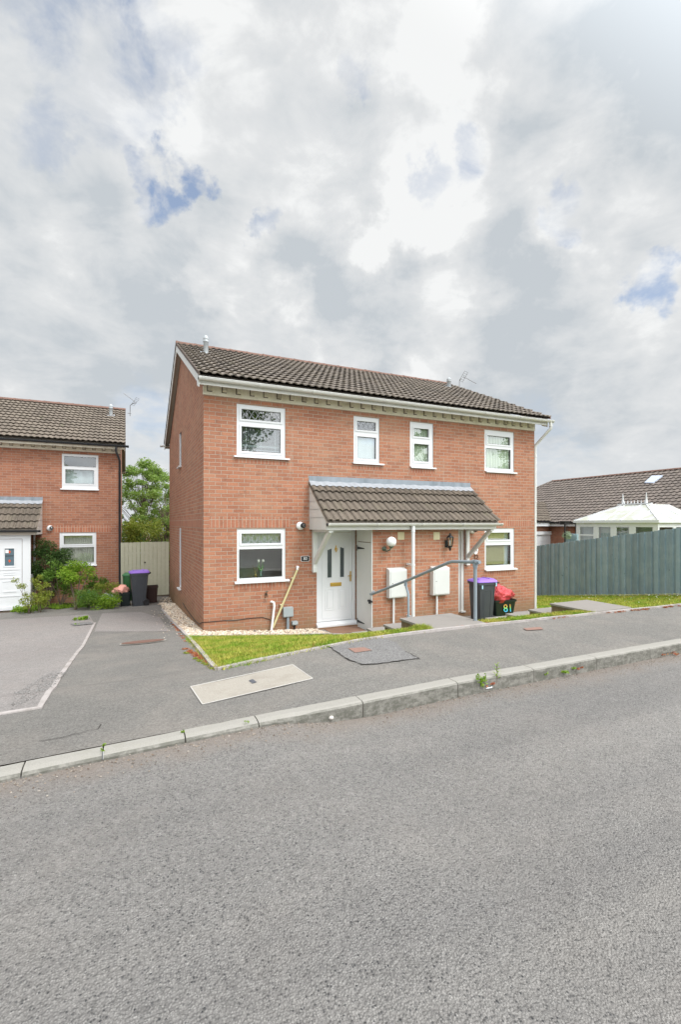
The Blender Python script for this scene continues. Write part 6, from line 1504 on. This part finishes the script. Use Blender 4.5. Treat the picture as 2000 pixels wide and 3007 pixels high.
weed(1700,1963,.06,110,L_RED,'red brown weed patch along the kerb on the right',.02,.015)
weed(1960,1922,.12,110,L_RED,'red weeds at the foot of the kerb near the right edge',.02,.015)
for (px, py) in ((302,2190),(301,2205),(536,2150),(724,2122)):
    weed(px, py, .012, 22, L_LIME, 'tuft of moss in the kerb joint', .014, .012, 'moss')
for o in [o for o in bpy.data.objects if o.name.startswith('moss')]: o['group'] = 'moss tufts in the kerb joints'; o['category'] = 'moss'
# red sedum along the edgings
cl = []
for (xa, ya, xb, yb_, n) in ((905,1899,965,1890,16),(540,1905,640,1962,60),(485,1800,545,1885,34),(870,1906,905,1900,4),(1340,1843,1360,1841,3),(1415,1834,1450,1829,9),(1450,1829,1475,1826,6),(1605,1818,1680,1810,14),(1660,1812,1690,1808,6),(1780,1801,2000,1780,34),(1330,1845,1370,1840,5)):
    for k in range(n):
        s_ = random.random(); p = GP(xa+(xb-xa)*s_, ya+(yb_-ya)*s_+random.uniform(-1.5,1.5)); cl.append(((p.x+random.uniform(-.02,.02), p.y+random.uniform(-.02,.02), p.z+.01), (.04,.022,.012)))
tag(leaf_mesh('sedum', cl, 8000, .014, L_RED, None, .7), 'red and orange sedum creeping along the edgings', 'sedum', None, 'stuff')
cl = []
for k in range(12): s_ = random.random(); p = GP(545+90*s_, 1915+52*s_); cl.append(((p.x-.02,p.y,p.z+.005),(.035,.03,.012)))
tag(leaf_mesh('sedum', cl, 700, .016, L_YEL, None, .7), 'green shoots mixed in the sedum along the driveway edging', 'sedum', None, 'stuff')
# daisies
v = MB(); rnd = random.Random(5); n = 0
while n < 210:
    y = -3.6+rnd.random()**1.2*4.8; x = 12.0-abs(rnd.gauss(0,1.0)) if rnd.random() < .75 else rnd.uniform(6.3,11.8)
    if x < 6.2: continue
    z = gz(x,y)+.05; r = rnd.uniform(.010,.017); tx, ty = rnd.gauss(0,.25), rnd.gauss(-.3,.3)
    v.face([(x+r*math.cos(a), y+r*math.sin(a), z+r*(math.cos(a)*tx+math.sin(a)*ty)) for a in [math.pi/4*k for k in range(8)]]); n += 1
for k in range(14):
    x = rnd.uniform(3.2,5.1); y = rnd.uniform(-4.3,-3.4); z = gz(x,y)+.045; r = .010; v.face([(x+r*math.cos(a), y+r*math.sin(a), z) for a in [math.pi/3*q for q in range(6)]])
tag(v.build('daisies', mat('daisy_white', (.85,.85,.85), .7)), 'scatter of small white daisies in the grass below the fence', 'daisies', None, 'stuff')
# hanging basket
hb = bpy.data.objects['hanging_basket']
leaf_mesh('foliage', [((0,0,.35),(.19,.19,.19))], 900, .05, leafmat('leaf_pale', (.20,.30,.18), (.35,.42,.32), (.50,.55,.45), .2), hb)
MB().tube([(-.12,0,-1.6),(-.12,0,.85)], .035, 6).tube([(-.16,0,.80),(.02,0,.80),(0,0,.5)], .012, 5).box(-.28,.02,-.12,.12,.82,.94).box(-.34,.08,-.16,.16,.94,.97).build('bracket', M_BLACK, hb)
# trees on the far side of the street, seen mirrored in the upper windows
for i, (x, y, h, w2, lb) in enumerate(((-9,-34,8.5,8,'leftmost'),(8.5,-36,15.5,9,'second from the left'),(31,-36,14,7,'third from the left'),(47,-38,14.5,9,'rightmost'))):
    tree((x,y,-.5), h, w2, 4200, .42, L_MID, 'broad green tree across the road behind the viewer, %s' % lb, 40+i, .25, .2, 40, .16, 1.0, 'street_tree', 'trees across the road')
